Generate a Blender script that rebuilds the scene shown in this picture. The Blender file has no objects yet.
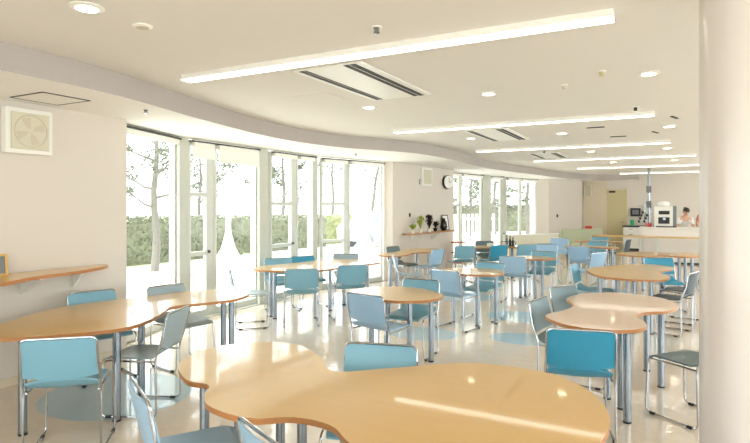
import bpy, bmesh, math, random
from mathutils import Vector, Matrix
random.seed(4)
SC = bpy.context.scene
COL = SC.collection
PI = math.pi

# ------------------------------------------------------------------ camera
CAMZ, FOC, HOR = 1.6, 556.0, 206.0
YAW = math.atan(295 / 556.0)
cd = bpy.data.cameras.new('camera')
cam = bpy.data.objects.new('camera', cd)
COL.objects.link(cam)
cam.location = (0, 0, CAMZ)
cam.rotation_euler = (PI / 2, 0, YAW)
cd.sensor_width = 36
cd.sensor_fit = 'HORIZONTAL'
cd.lens = FOC / 750 * 36
cd.shift_y = -(443 / 2 - HOR) / 750
cd.clip_start = 0.02
cd.clip_end = 300
SC.camera = cam

# ------------------------------------------------------------------ world, sun, exposure
w = bpy.data.worlds.new('world')
SC.world = w
w.use_nodes = True
nt = w.node_tree
bg = nt.nodes['Background']
bg.inputs['Color'].default_value = (0.93, 0.97, 1.0, 1)
bg.inputs['Strength'].default_value = 3.6


def lamp(name, kind, loc, rot, energy, color=(1, 1, 1), **kw):
    d = bpy.data.lights.new(name, kind)
    d.energy = energy
    d.color = color
    for k, v in kw.items():
        setattr(d, k, v)
    o = bpy.data.objects.new(name, d)
    COL.objects.link(o)
    o.location = loc
    o.rotation_euler = rot
    return o


# sun high over the garden, behind the window wall's eaves
SUN = lamp('sun', 'SUN', (-20, 5, 20), (0, 0, 0), 4.0, (1, 0.97, 0.9), angle=math.radians(2))
SUN.rotation_euler = Vector((0.25, 0.45, -0.95)).to_track_quat('-Z', 'Y').to_euler()
# soft daylight through the two window bays and through the window openings added in the unseen near and right walls
DAYC = (1.0, 0.985, 0.955)
for _n, _l, _r, _w, _h in [('portal_bay', (-6.3, 7.3, 1.3), (0, -PI / 2, 0), 2.5, 6.4), ('portal_far_bay', (-5.6, 16.9, 1.3), (0, -PI / 2, 0), 2.5, 5.6),
                           ('portal_near', (0.2, -3.45, 1.4), (PI / 2, 0, 0), 8.4, 2.3), ('portal_right', (4.75, 9.8, 1.4), (0, PI / 2, 0), 2.3, 25.0)]:
    # portals only guide the sky light through the bays and the added unseen windows; they emit nothing themselves
    _p = lamp(_n, 'AREA', _l, _r, 1.0, shape='RECTANGLE', size=_w, size_y=_h)
    _p.data.cycles.is_portal = True
vs = SC.view_settings
vs.view_transform = 'Standard'
vs.look = 'None'
vs.exposure = 0.48
vs.gamma = 1
vs.use_curve_mapping = False


# ------------------------------------------------------------------ materials
def lin(c):
    return tuple(((v / 255) / 12.92 if v / 255 <= 0.04045 else ((v / 255 + 0.055) / 1.055) ** 2.4) for v in c) + (1,)


def mat(name, rgb, rough=0.5, metal=0.0, spec=0.5, coat=0.0, coat_rough=0.05, var=0.0, vscale=6.0, bump=0.0, bscale=80.0, stretch=None):
    m = bpy.data.materials.new(name)
    m.use_nodes = True
    n = m.node_tree
    b = n.nodes['Principled BSDF']
    b.inputs['Base Color'].default_value = lin(rgb)
    b.inputs['Roughness'].default_value = rough
    b.inputs['Metallic'].default_value = metal
    b.inputs['Specular IOR Level'].default_value = spec
    b.inputs['Coat Weight'].default_value = coat
    b.inputs['Coat Roughness'].default_value = coat_rough
    tc = n.nodes.new('ShaderNodeTexCoord')
    src = tc.outputs['Object']
    if stretch:
        mp = n.nodes.new('ShaderNodeMapping')
        mp.inputs['Scale'].default_value = stretch
        n.links.new(src, mp.inputs['Vector'])
        src = mp.outputs['Vector']
    nz = n.nodes.new('ShaderNodeTexNoise')
    nz.inputs['Scale'].default_value = vscale
    nz.inputs['Detail'].default_value = 4
    n.links.new(src, nz.inputs['Vector'])
    mx = n.nodes.new('ShaderNodeMix')
    mx.data_type = 'RGBA'
    v = max(var, 0.01)
    c = lin(rgb)
    mx.inputs['A'].default_value = tuple(x * (1 - v) for x in c[:3]) + (1,)
    mx.inputs['B'].default_value = tuple(min(1, x * (1 + v)) for x in c[:3]) + (1,)
    n.links.new(nz.outputs['Fac'], mx.inputs['Factor'])
    n.links.new(mx.outputs['Result'], b.inputs['Base Color'])
    if bump:
        n2 = n.nodes.new('ShaderNodeTexNoise')
        n2.inputs['Scale'].default_value = bscale
        n.links.new(src, n2.inputs['Vector'])
        bp = n.nodes.new('ShaderNodeBump')
        bp.inputs['Strength'].default_value = bump
        bp.inputs['Distance'].default_value = 0.01
        n.links.new(n2.outputs['Fac'], bp.inputs['Height'])
        n.links.new(bp.outputs['Normal'], b.inputs['Normal'])
    return m


def emis(name, rgb, s):
    m = bpy.data.materials.new(name)
    m.use_nodes = True
    b = m.node_tree.nodes['Principled BSDF']
    b.inputs['Base Color'].default_value = lin(rgb)
    b.inputs['Emission Color'].default_value = lin(rgb)
    b.inputs['Emission Strength'].default_value = s
    return m


def glassmat():
    m = bpy.data.materials.new('window_glass')
    m.use_nodes = True
    n = m.node_tree
    n.nodes.remove(n.nodes['Principled BSDF'])
    tr = n.nodes.new('ShaderNodeBsdfTransparent')
    tr.inputs['Color'].default_value = (0.97, 0.99, 0.98, 1)
    gl = n.nodes.new('ShaderNodeBsdfGlossy')
    gl.inputs['Roughness'].default_value = 0.02
    fr = n.nodes.new('ShaderNodeFresnel')
    fr.inputs['IOR'].default_value = 1.35
    mx = n.nodes.new('ShaderNodeMixShader')
    ge = n.nodes.new('ShaderNodeNewGeometry')
    mu = n.nodes.new('ShaderNodeMath')
    mu.operation = 'MULTIPLY_ADD'     # reflect on entering faces only: the pane is thin
    mu.inputs[1].default_value = -1.0
    mu.inputs[2].default_value = 1.0
    m2 = n.nodes.new('ShaderNodeMath')
    m2.operation = 'MULTIPLY'
    n.links.new(ge.outputs['Backfacing'], mu.inputs[0])
    n.links.new(mu.outputs[0], m2.inputs[0])
    n.links.new(fr.outputs['Fac'], m2.inputs[1])
    n.links.new(m2.outputs[0], mx.inputs['Fac'])
    n.links.new(tr.outputs[0], mx.inputs[1])
    n.links.new(gl.outputs[0], mx.inputs[2])
    n.links.new(mx.outputs[0], n.nodes['Material Output'].inputs['Surface'])
    return m


def floormat():
    m = mat('vinyl_floor', (226, 212, 196), rough=0.17, spec=0.6, coat=0.55, coat_rough=0.04)
    n = m.node_tree
    b = n.nodes['Principled BSDF']
    geo = n.nodes.new('ShaderNodeNewGeometry')
    sep = n.nodes.new('ShaderNodeSeparateXYZ')
    n.links.new(geo.outputs['Position'], sep.inputs[0])

    def M(op, a, bb=None, c=None):
        x = n.nodes.new('ShaderNodeMath')
        x.operation = op
        for i, v in enumerate((a, bb, c)):
            if v is None:
                continue
            if isinstance(v, (int, float)):
                x.inputs[i].default_value = v
            else:
                n.links.new(v, x.inputs[i])
        return x.outputs[0]
    nz = n.nodes.new('ShaderNodeTexNoise')
    nz.inputs['Scale'].default_value = 18
    nz.inputs['Detail'].default_value = 6
    n.links.new(geo.outputs['Position'], nz.inputs['Vector'])
    base = n.nodes.new('ShaderNodeMix')
    base.data_type = 'RGBA'
    base.inputs['A'].default_value = lin((220, 203, 182))
    base.inputs['B'].default_value = lin((234, 221, 204))
    n.links.new(nz.outputs['Fac'], base.inputs['Factor'])
    # inlaid pale blue rounds and drifts of the vinyl pattern
    tot = None
    for (px, py, ax, ay) in [(-4.15, 3.15, 0.62, 0.58), (-2.75, 6.45, 0.45, 0.36), (-1.55, 6.75, 0.42, 0.3), (-3.4, 9.4, .7, .6), (-1.9, 8.1, .5, .4),
                             (-1.9, 4.1, .5, .4), (-4.6, 8.1, .6, .6), (-1.4, 11.2, .8, .6), (-3.3, 13.5, .9, .9)]:
        dx = M('DIVIDE', M('SUBTRACT', sep.outputs[0], px), ax)
        dy = M('DIVIDE', M('SUBTRACT', sep.outputs[1], py), ay)
        r = M('ADD', M('MULTIPLY', dx, dx), M('MULTIPLY', dy, dy))
        ins = M('LESS_THAN', r, 1.0)
        tot = ins if tot is None else M('MAXIMUM', tot, ins)
    mx = n.nodes.new('ShaderNodeMix')
    mx.data_type = 'RGBA'
    n.links.new(tot, mx.inputs['Factor'])
    n.links.new(base.outputs['Result'], mx.inputs['A'])
    mx.inputs['B'].default_value = lin((178, 206, 218))
    n.links.new(mx.outputs['Result'], b.inputs['Base Color'])
    # slight unevenness of the waxed sheet so that reflections streak
    n2 = n.nodes.new('ShaderNodeTexNoise')
    n2.inputs['Scale'].default_value = 5
    n.links.new(geo.outputs['Position'], n2.inputs['Vector'])
    bp = n.nodes.new('ShaderNodeBump')
    bp.inputs['Strength'].default_value = 0.12
    bp.inputs['Distance'].default_value = 0.02
    n.links.new(n2.outputs['Fac'], bp.inputs['Height'])
    n.links.new(bp.outputs['Normal'], b.inputs['Normal'])
    n.links.new(bp.outputs['Normal'], b.inputs['Coat Normal'])
    return m


M = {
    'wall': mat('wall_paint', (221, 212, 202), 0.8, bump=0.05, bscale=300),
    'wall_cream': mat('cream_wall_paint', (222, 208, 184), 0.8),
    'ceil': mat('ceiling_paint', (229, 224, 217), 0.9),
    'soffit': mat('soffit_paint', (246, 244, 240), 0.85),
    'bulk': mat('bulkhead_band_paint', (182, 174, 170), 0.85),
    'floor': floormat(),
    'white': mat('white_plastic', (240, 238, 232), 0.4),
    'whitewood': mat('white_laminate', (238, 232, 224), 0.35),
    'frame': mat('window_frame_metal', (205, 207, 200), 0.4, metal=0.1),
    'pillar': mat('window_post_paint', (196, 198, 188), 0.5),
    'blind': mat('blind_cloth', (245, 243, 236), 0.9),
    'dark': mat('dark_metal', (40, 40, 42), 0.4),
    'black': mat('black_plastic', (22, 22, 24), 0.35),
    'chrome': mat('chrome', (186, 189, 193), 0.12, metal=1.0),
    'steel': mat('brushed_steel', (146, 154, 162), 0.22, metal=1.0),
    'wood': mat('oak_laminate', (214, 171, 96), 0.3, spec=0.4, coat=0.6, coat_rough=0.05, var=0.05, vscale=3, stretch=(1, 6, 1)),
    'woodpink': mat('pale_beech_laminate', (216, 178, 142), 0.28, spec=0.5, coat=0.8, coat_rough=0.06, var=0.05, vscale=3, stretch=(1, 6, 1)),
    'edge': mat('oak_edge', (184, 124, 72), 0.4, var=0.08, vscale=12),
    'redwood': mat('reddish_wood', (196, 110, 74), 0.45, var=0.08),
    'blue': mat('blue_plastic', (126, 176, 196), 0.38),
    'pale': mat('pale_blue_plastic', (160, 194, 222), 0.38),
    'teal': mat('teal_plastic', (50, 148, 182), 0.38),
    'grey': mat('grey_green_plastic', (98, 122, 126), 0.38),
    'silver': mat('silver_blue_plastic', (158, 176, 184), 0.38),
    'darkgrey': mat('dark_grey_plastic', (46, 60, 72), 0.4),
    'beigeboard': mat('beige_panel', (206, 196, 176), 0.6),
    'bench': mat('olive_vinyl', (186, 190, 158), 0.5),
    'cream': mat('cream_vinyl', (226, 220, 200), 0.5),
    'door': mat('door_paint', (206, 194, 150), 0.5),
    'red': mat('red_card', (200, 60, 50), 0.5),
    'leaf': mat('leaf_green', (150, 176, 52), 0.6, var=0.2, vscale=20),
    'hedge': mat('hedge_leaves', (116, 119, 98), 0.8, var=0.5, vscale=12),
    'hedge_yellow': mat('young_hedge_leaves', (150, 154, 108), 0.8, var=0.3, vscale=12),
    'needle': mat('pine_needles', (92, 98, 80), 0.8, var=0.3, vscale=8),
    'bark': mat('pale_bark', (108, 104, 97), 0.85, var=0.15, vscale=20),
    'terrace': mat('terrace_concrete', (235, 232, 225), 0.8, var=0.03),
    'lawn': mat('lawn', (190, 196, 150), 0.9, var=0.15, vscale=3),
    'skin': mat('skin', (214, 168, 140), 0.55),
    'hair': mat('black_hair', (30, 24, 22), 0.5),
    'shirt': mat('white_cloth', (236, 234, 230), 0.8),
    'pinkcloth': mat('pink_cloth', (206, 140, 128), 0.8),
    'glass': glassmat(),
    'lamp': emis('light_strip_glow', (255, 250, 240), 4.5),
    'down': emis('downlight_glow', (255, 240, 214), 9.0),
    'column': mat('column_paint', (204, 196, 190), 0.28, spec=0.5, coat=0.3, coat_rough=0.1),
    'panel': mat('panel_cream', (214, 208, 186), 0.55),
    'paper': mat('paper', (236, 234, 228), 0.7),
    'pot': mat('green_cup', (60, 170, 120), 0.4),
    'screen': mat('grey_screen', (120, 126, 128), 0.3),
    'slot': mat('vent_slot_dark', (26, 28, 34), 0.6),
    'carbody': mat('white_car_paint', (235, 236, 238), 0.2, coat=0.5),
}


# ------------------------------------------------------------------ mesh helpers
def obj(name, bm, m, parent=None, smooth=False, loc=None):
    me = bpy.data.meshes.new(name)
    bm.normal_update()
    bm.to_mesh(me)
    bm.free()
    if m:
        me.materials.append(M[m] if isinstance(m, str) else m)
    if smooth:
        for p in me.polygons:
            p.use_smooth = True
        try:
            me.set_sharp_from_angle(angle=math.radians(38))
        except Exception:
            pass
    o = bpy.data.objects.new(name, me)
    COL.objects.link(o)
    if parent:
        o.parent = parent
    if loc:
        o.location = loc
    return o


def tag(o, label, cat, group=None):
    o['label'] = label
    o['category'] = cat
    if group:
        o['group'] = group
    return o


def thing(name, label, cat, loc=(0, 0, 0), rz=0, group=None):
    o = bpy.data.objects.new(name, None)
    o.empty_display_size = 0.1
    COL.objects.link(o)
    o.location = loc
    o.rotation_euler = (0, 0, rz)
    return tag(o, label, cat, group)


def struct(name, bm, m, parent=None, smooth=False):
    o = obj(name, bm, m, parent, smooth)
    if not parent:
        o['kind'] = 'structure'
    return o


def box(bm, x0, x1, y0, y1, z0, z1, bev=0.0):
    v = [bm.verts.new(p) for p in [(x0, y0, z0), (x1, y0, z0), (x1, y1, z0), (x0, y1, z0), (x0, y0, z1), (x1, y0, z1), (x1, y1, z1), (x0, y1, z1)]]
    fs = [bm.faces.new([v[i] for i in f]) for f in [(3, 2, 1, 0), (4, 5, 6, 7), (0, 1, 5, 4), (1, 2, 6, 5), (2, 3, 7, 6), (3, 0, 4, 7)]]
    if bev:
        es = list({e for f in fs for e in f.edges})
        bmesh.ops.bevel(bm, geom=es, offset=bev, segments=2, affect='EDGES', profile=0.6)
    return bm


def B(*a, bev=0.0):
    bm = bmesh.new()
    return box(bm, *a, bev=bev)


def obox(bm, p0, p1, t, z0, z1, side=0.0):
    """box along the ground segment p0-p1, thickness t, moved sideways by side"""
    a, b = Vector((p0[0], p0[1])), Vector((p1[0], p1[1]))
    d = (b - a).normalized()
    n = Vector((-d.y, d.x))
    c = [a + n * (side - t / 2), b + n * (side - t / 2), b + n * (side + t / 2), a + n * (side + t / 2)]
    return prism(bm, [(p.x, p.y) for p in c], z0, z1)


def prism(bm, pts, z0, z1):
    area = sum(pts[i][0] * pts[(i + 1) % len(pts)][1] - pts[(i + 1) % len(pts)][0] * pts[i][1] for i in range(len(pts)))
    if area < 0:
        pts = pts[::-1]
    lo = [bm.verts.new((x, y, z0)) for x, y in pts]
    hi = [bm.verts.new((x, y, z1)) for x, y in pts]
    bm.faces.new(lo[::-1])
    bm.faces.new(hi)
    n = len(pts)
    for i in range(n):
        bm.faces.new([lo[i], lo[(i + 1) % n], hi[(i + 1) % n], hi[i]])
    return bm


def cyl(bm, x, y, z0, z1, r, seg=20, r2=None):
    r2 = r if r2 is None else r2
    lo = [bm.verts.new((x + r * math.cos(2 * PI * i / seg), y + r * math.sin(2 * PI * i / seg), z0)) for i in range(seg)]
    hi = [bm.verts.new((x + r2 * math.cos(2 * PI * i / seg), y + r2 * math.sin(2 * PI * i / seg), z1)) for i in range(seg)]
    bm.faces.new(lo[::-1])
    bm.faces.new(hi)
    for i in range(seg):
        bm.faces.new([lo[i], lo[(i + 1) % seg], hi[(i + 1) % seg], hi[i]])
    return bm


def lathe(bm, prof, seg=20, c=(0, 0, 0)):
    rings = []
    for r, z in prof:
        rings.append([bm.verts.new((c[0] + max(r, 1e-4) * math.cos(2 * PI * i / seg), c[1] + max(r, 1e-4) * math.sin(2 * PI * i / seg), c[2] + z)) for i in range(seg)])
    for a, b in zip(rings, rings[1:]):
        for i in range(seg):
            bm.faces.new([a[i], a[(i + 1) % seg], b[(i + 1) % seg], b[i]])
    bm.faces.new(rings[0][::-1])
    bm.faces.new(rings[-1])
    return bm


def round_path(pts, r=0.04, n=5, closed=False):
    """fillet the corners of a 3D polyline"""
    P = [Vector(p) for p in pts]
    out = []
    N = len(P)
    for i in range(N):
        if not closed and (i == 0 or i == N - 1):
            out.append(P[i])
            continue
        a, b, c = P[i - 1], P[i], P[(i + 1) % N]
        rr = min(r, (a - b).length * 0.45, (c - b).length * 0.45)
        s, e = b + (a - b).normalized() * rr, b + (c - b).normalized() * rr
        for k in range(n + 1):
            t = k / n
            out.append((1 - t) ** 2 * s + 2 * t * (1 - t) * b + t * t * e)
    return out


def tube(bm, pts, r, seg=8, rs=None):
    P = [Vector(p) for p in pts]
    up = None
    rings = []
    for i, p in enumerate(P):
        d = (P[min(i + 1, len(P) - 1)] - P[max(i - 1, 0)])
        if d.length < 1e-9:
            d = Vector((0, 0, 1))
        d.normalize()
        if up is None:
            up = Vector((0, 0, 1)) if abs(d.z) < 0.9 else Vector((1, 0, 0))
        up = (up - d * up.dot(d))
        if up.length < 1e-6:
            up = Vector((1, 0, 0)) - d * d.x
        up.normalize()
        s = d.cross(up)
        rr = rs[i] if rs else r
        rings.append([bm.verts.new(p + (up * math.cos(2 * PI * k / seg) + s * math.sin(2 * PI * k / seg)) * rr) for k in range(seg)])
    for a, b in zip(rings, rings[1:]):
        for k in range(seg):
            bm.faces.new([a[k], b[k], b[(k + 1) % seg], a[(k + 1) % seg]])
    bm.faces.new(rings[0])
    bm.faces.new(rings[-1][::-1])
    return bm


def spline(pts, n=6):
    """closed Catmull-Rom through 2D points"""
    out = []
    N = len(pts)
    for i in range(N):
        p0, p1, p2, p3 = [Vector(pts[(i + k) % N]) for k in (-1, 0, 1, 2)]
        for k in range(n):
            t = k / n
            q = 0.5 * ((2 * p1) + (p2 - p0) * t + (2 * p0 - 5 * p1 + 4 * p2 - p3) * t * t + (3 * p1 - p0 - 3 * p2 + p3) * t ** 3)
            out.append((q.x, q.y))
    return out


def ospline(pts, n=6):
    P = [Vector(p) for p in pts]
    out = []
    for i in range(len(P) - 1):
        p0, p1, p2, p3 = P[max(i - 1, 0)], P[i], P[i + 1], P[min(i + 2, len(P) - 1)]
        for k in range(n):
            t = k / n
            out.append(0.5 * ((2 * p1) + (p2 - p0) * t + (2 * p0 - 5 * p1 + 4 * p2 - p3) * t * t + (3 * p1 - p0 - 3 * p2 + p3) * t ** 3))
    out.append(P[-1])
    return out


def kids(o):
    return [c for c in bpy.data.objects if c.parent == o]


# ================================================================== SETTING
HC, HS = 2.74, 2.54
struct('floor', B(-6.05, 4.5, -3.2, 22.8, -0.12, 0.0), 'floor')
struct('ceiling', B(-4.0 - 1.2, 4.5, -3.2, 22.8, HC, HC + 0.15), 'ceil')
SOF = [(-4.09, -3.1), (-4.09, 0.5), (-4.09, 2.2), (-4.13, 3.0), (-4.26, 3.6), (-4.43, 4.2), (-4.6, 4.9), (-4.76, 5.7), (-4.82, 6.6), (-4.68, 7.6),
       (-4.3, 8.4), (-4.02, 9.1), (-3.92, 10.0), (-3.93, 11.3), (-4.03, 12.8), (-3.98, 14.2), (-3.75, 15.8), (-3.5, 17.4), (-3.25, 19.2), (-2.9, 20.6), (-2.3, 21.5), (-0.98, 21.7)]
sp = [(v.x, v.y) for v in ospline(SOF, 5)]
bm = bmesh.new()
lowpts = sp + [(-0.98, 22.7), (-5.0, 22.7), (-6.1, 20), (-6.1, 3.9), (-5.3, 3.9), (-5.3, -3.1)]
prism(bm, lowpts, HS, HC + 0.1)
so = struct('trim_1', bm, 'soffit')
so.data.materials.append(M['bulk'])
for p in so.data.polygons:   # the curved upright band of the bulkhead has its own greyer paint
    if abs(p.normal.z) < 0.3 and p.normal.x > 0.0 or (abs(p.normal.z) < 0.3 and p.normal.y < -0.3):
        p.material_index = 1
# left wall, middle wall, far diagonal wall, back wall, right wall, wall behind the camera
bm = bmesh.new(); prism(bm, [(-5.2, -3.2), (-5.2, 4.06), (-5.45, 4.16), (-5.6, 4.16), (-5.6, -3.2)], 0, HC); struct('wall_left', bm, 'wall')
bm = bmesh.new(); prism(bm, [(-5.2, 10.6), (-4.98, 13.75), (-5.3, 14.0), (-5.6, 14.0), (-5.5, 10.68), (-5.4, 10.57)], 0, HS + 0.02); struct('wall_middle', bm, 'wall')
bm = bmesh.new(); prism(bm, [(-3.74, 19.95), (-2.95, 22.2), (-2.95, 22.8), (-5.0, 22.8), (-4.12, 19.78)], 0, HS + 0.02); struct('wall_far', bm, 'wall')
struct('wall_back', B(-3.2, 4.5, 22.6, 22.8, 0, HC + 0.1), 'wall')
# the unseen right and near walls have ribbon windows, added to brighten the room, between a sill wall and a lintel
bm = bmesh.new(); box(bm, 4.5, 4.7, -3.2, 22.8, 0, 0.3); box(bm, 4.5, 4.7, -3.2, 22.8, 2.45, HC + 0.1)
for i in range(10):
    box(bm, 4.5, 4.7, -3.2 + i * 2.844, -3.0 + i * 2.844, 0.3, 2.45)
struct('wall_right', bm, 'wall')
bm = bmesh.new(); box(bm, -5.6, 4.7, -3.4, -3.2, 0, 0.3); box(bm, -5.6, 4.7, -3.4, -3.2, 2.45, HC + 0.1)
for x in (-5.6, -4.2, -2.0, 0.2, 2.4, 4.4):
    box(bm, x, x + 0.2 + (1.2 if x < -5 else 0), -3.4, -3.2, 0.3, 2.45)
struct('wall_near', bm, 'wall')
struct('window_20', B(4.59, 4.6, -3.1, 22.7, 0.3, 2.45), 'glass')  # panes of the added openings, out of view
struct('window_21', B(-4.2, 4.6, -3.305, -3.295, 0.3, 2.45), 'glass')
bm = bmesh.new(); box(bm, -2.94, -2.13, 22.5, 22.6, 0, HS); struct('trim_2', bm, 'wall_cream')
struct('baseboard_left', B(-5.2, -5.185, -3.1, 4.06, 0, 0.07), 'wall_cream')
# back door
dr = struct('door_1', B(-2.10, -1.42, 22.555, 22.6, 0, 2.2), 'door')
obj('door_frame', box(box(box(bmesh.new(), -2.13, -2.10, 22.53, 22.6, 0, 2.23), -1.42, -1.38, 22.53, 22.6, 0, 2.23), -2.10, -1.42, 22.53, 22.6, 2.2, 2.24), 'wall_cream', dr)
obj('door_closer', B(-2.02, -1.8, 22.49, 22.55, 2.10, 2.16, bev=0.008), 'dark', dr)
obj('door_handle', tube(bmesh.new(), [(-1.50, 22.54, 1.0), (-1.50, 22.50, 1.0), (-1.62, 22.50, 1.0)], 0.012), 'steel', dr)

# ------------------------------------------------------------------ window bays
WN = [0]
DN = [0]


def seg_pt(a, b, t):
    return (a[0] + (b[0] - a[0]) * t, a[1] + (b[1] - a[1]) * t)


def window(a, b, rails=(), fr=0.045, wide=0.0, blind=0.0, kind='window', z0=0.02, roller=True, stiles=True):
    """one glazed unit between ground points a and b; rails are heights of cross bars"""
    if kind == 'window':
        WN[0] += 1
        nm = 'window_%d' % WN[0]
    else:
        DN[0] += 1
        nm = 'door_%d' % (DN[0] + 1)
    L = math.dist(a, b)
    root = bpy.data.objects.new(nm, None)
    COL.objects.link(root)
    root['kind'] = 'structure'
    bm = bmesh.new()
    e = fr / L
    T = 0.06
    obox(bm, a, seg_pt(a, b, e), T, z0, HS - 0.02)
    obox(bm, seg_pt(a, b, 1 - e - wide / L), b, T, z0, HS - 0.02)
    i0, i1 = seg_pt(a, b, e), seg_pt(a, b, 1 - e - wide / L)
    obox(bm, i0, i1, T, z0, z0 + 0.09)
    obox(bm, i0, i1, T, HS - 0.09, HS - 0.02)
    for z in rails:
        obox(bm, i0, i1, T * 0.9, z - 0.03, z + 0.03)
    obj('window_frame', bm, 'frame', root)
    bm = bmesh.new()
    obox(bm, i0, i1, 0.006, z0 + 0.09, HS - 0.09)
    obj('glass', bm, 'glass', root)
    if wide > 0.05:
        bm = bmesh.new()
        w0, w1 = seg_pt(a, b, 1 - e - wide * 0.75 / L), seg_pt(a, b, 1 - e - wide * 0.35 / L)
        obox(bm, w0, w1, 0.015, 0.92, 0.96, side=-0.04)
        obj('latch', bm, 'dark', root)
    if roller:
        bm = bmesh.new()
        obox(bm, i0, seg_pt(a, b, 1 - e), 0.06, HS - 0.11, HS - 0.045, side=-0.07)
        bb = obj('blind', bm, 'blind', root)
        bm = bmesh.new()
        obox(bm, a, b, 0.07, HS - 0.045, HS - 0.022, side=-0.07)
        obj('blind_rail', bm, 'dark', bb)
        if blind:
            bm = bmesh.new()
            obox(bm, seg_pt(a, b, e * 0.7), seg_pt(a, b, 1 - e * 0.7), 0.004, HS - 0.1 - blind, HS - 0.1, side=-0.085)
            obj('blind_sheet', bm, 'blind', bb)
    return root


G = -5.95


def post(name_i, pts):
    bm = bmesh.new()
    prism(bm, pts, 0, HS + 0.01)
    return struct('trim_%d' % name_i, bm, 'pillar')


window((-5.55, 4.2), (-5.95, 5.40), roller=True)
post(3, [(-5.86, 5.40), (-5.86, 5.56), (-6.03, 5.62), (-6.03, 5.38)])
window((-5.95, 5.62), (-5.95, 6.10), rails=(1.76, 0.92), wide=0.10, blind=0.17, kind='door')
window((-5.95, 6.12), (-5.95, 7.08), blind=0.2)
post(4, [(-5.86, 7.06), (-5.86, 7.28), (-6.06, 7.40), (-6.06, 7.08)])
window((-5.95, 7.42), (-5.95, 8.14), rails=(1.64, 0.92), wide=0.1, kind='door')
window((-5.95, 8.16), (-5.92, 8.66))
post(5, [(-5.88, 8.62), (-5.88, 8.78), (-6.04, 8.92), (-6.04, 8.66)])
window((-5.92, 8.92), (-5.71, 9.55), rails=(1.64, 0.92), wide=0.05, kind='door')
window((-5.70, 9.57), (-5.42, 10.52))
# far bay
window((-5.36, 14.05), (-5.22, 14.9), rails=(1.62,), wide=0.05)
window((-5.21, 14.95), (-4.99, 16.15))
post(6, [(-4.93, 16.15), (-4.82, 16.60), (-4.98, 16.66), (-5.05, 16.2)])
window((-4.88, 16.68), (-4.72, 17.38), rails=(1.62,), wide=0.05, kind='door')
post(7, [(-4.68, 17.36), (-4.63, 17.60), (-4.75, 17.66), (-4.80, 17.4)])
window((-4.66, 17.66), (-4.42, 18.55), rails=())
window((-4.41, 18.6), (-4.13, 19.7))
# outside sill step that carries the bay
bm = bmesh.new(); prism(bm, [(-5.7, 4.0), (-5.55, 4.1), (-5.85, 5.4), (-5.85, 8.9), (-5.4, 10.6), (-5.3, 14), (-4.1, 19.9), (-6.3, 19.9), (-6.3, 4.0)], -0.12, 0.018)
struct('trim_8', bm, 'pillar')

# ------------------------------------------------------------------ ground outside
struct('ground_yard', B(-60, 60, -60, 90, -0.3, -0.2), 'terrace')
struct('ground_terrace', B(-12.6, -6.05, -10, 40, -0.2, -0.03), 'terrace')
struct('ground_lawn', B(-60, -12.6, -30, 80, -0.2, -0.05), 'lawn')

# ------------------------------------------------------------------ round column
bm = bmesh.new(); cyl(bm, 0.283, 3.33, 0, HC + 0.02, 0.15, 64)
struct('column', bm, 'column', smooth=True)


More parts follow.
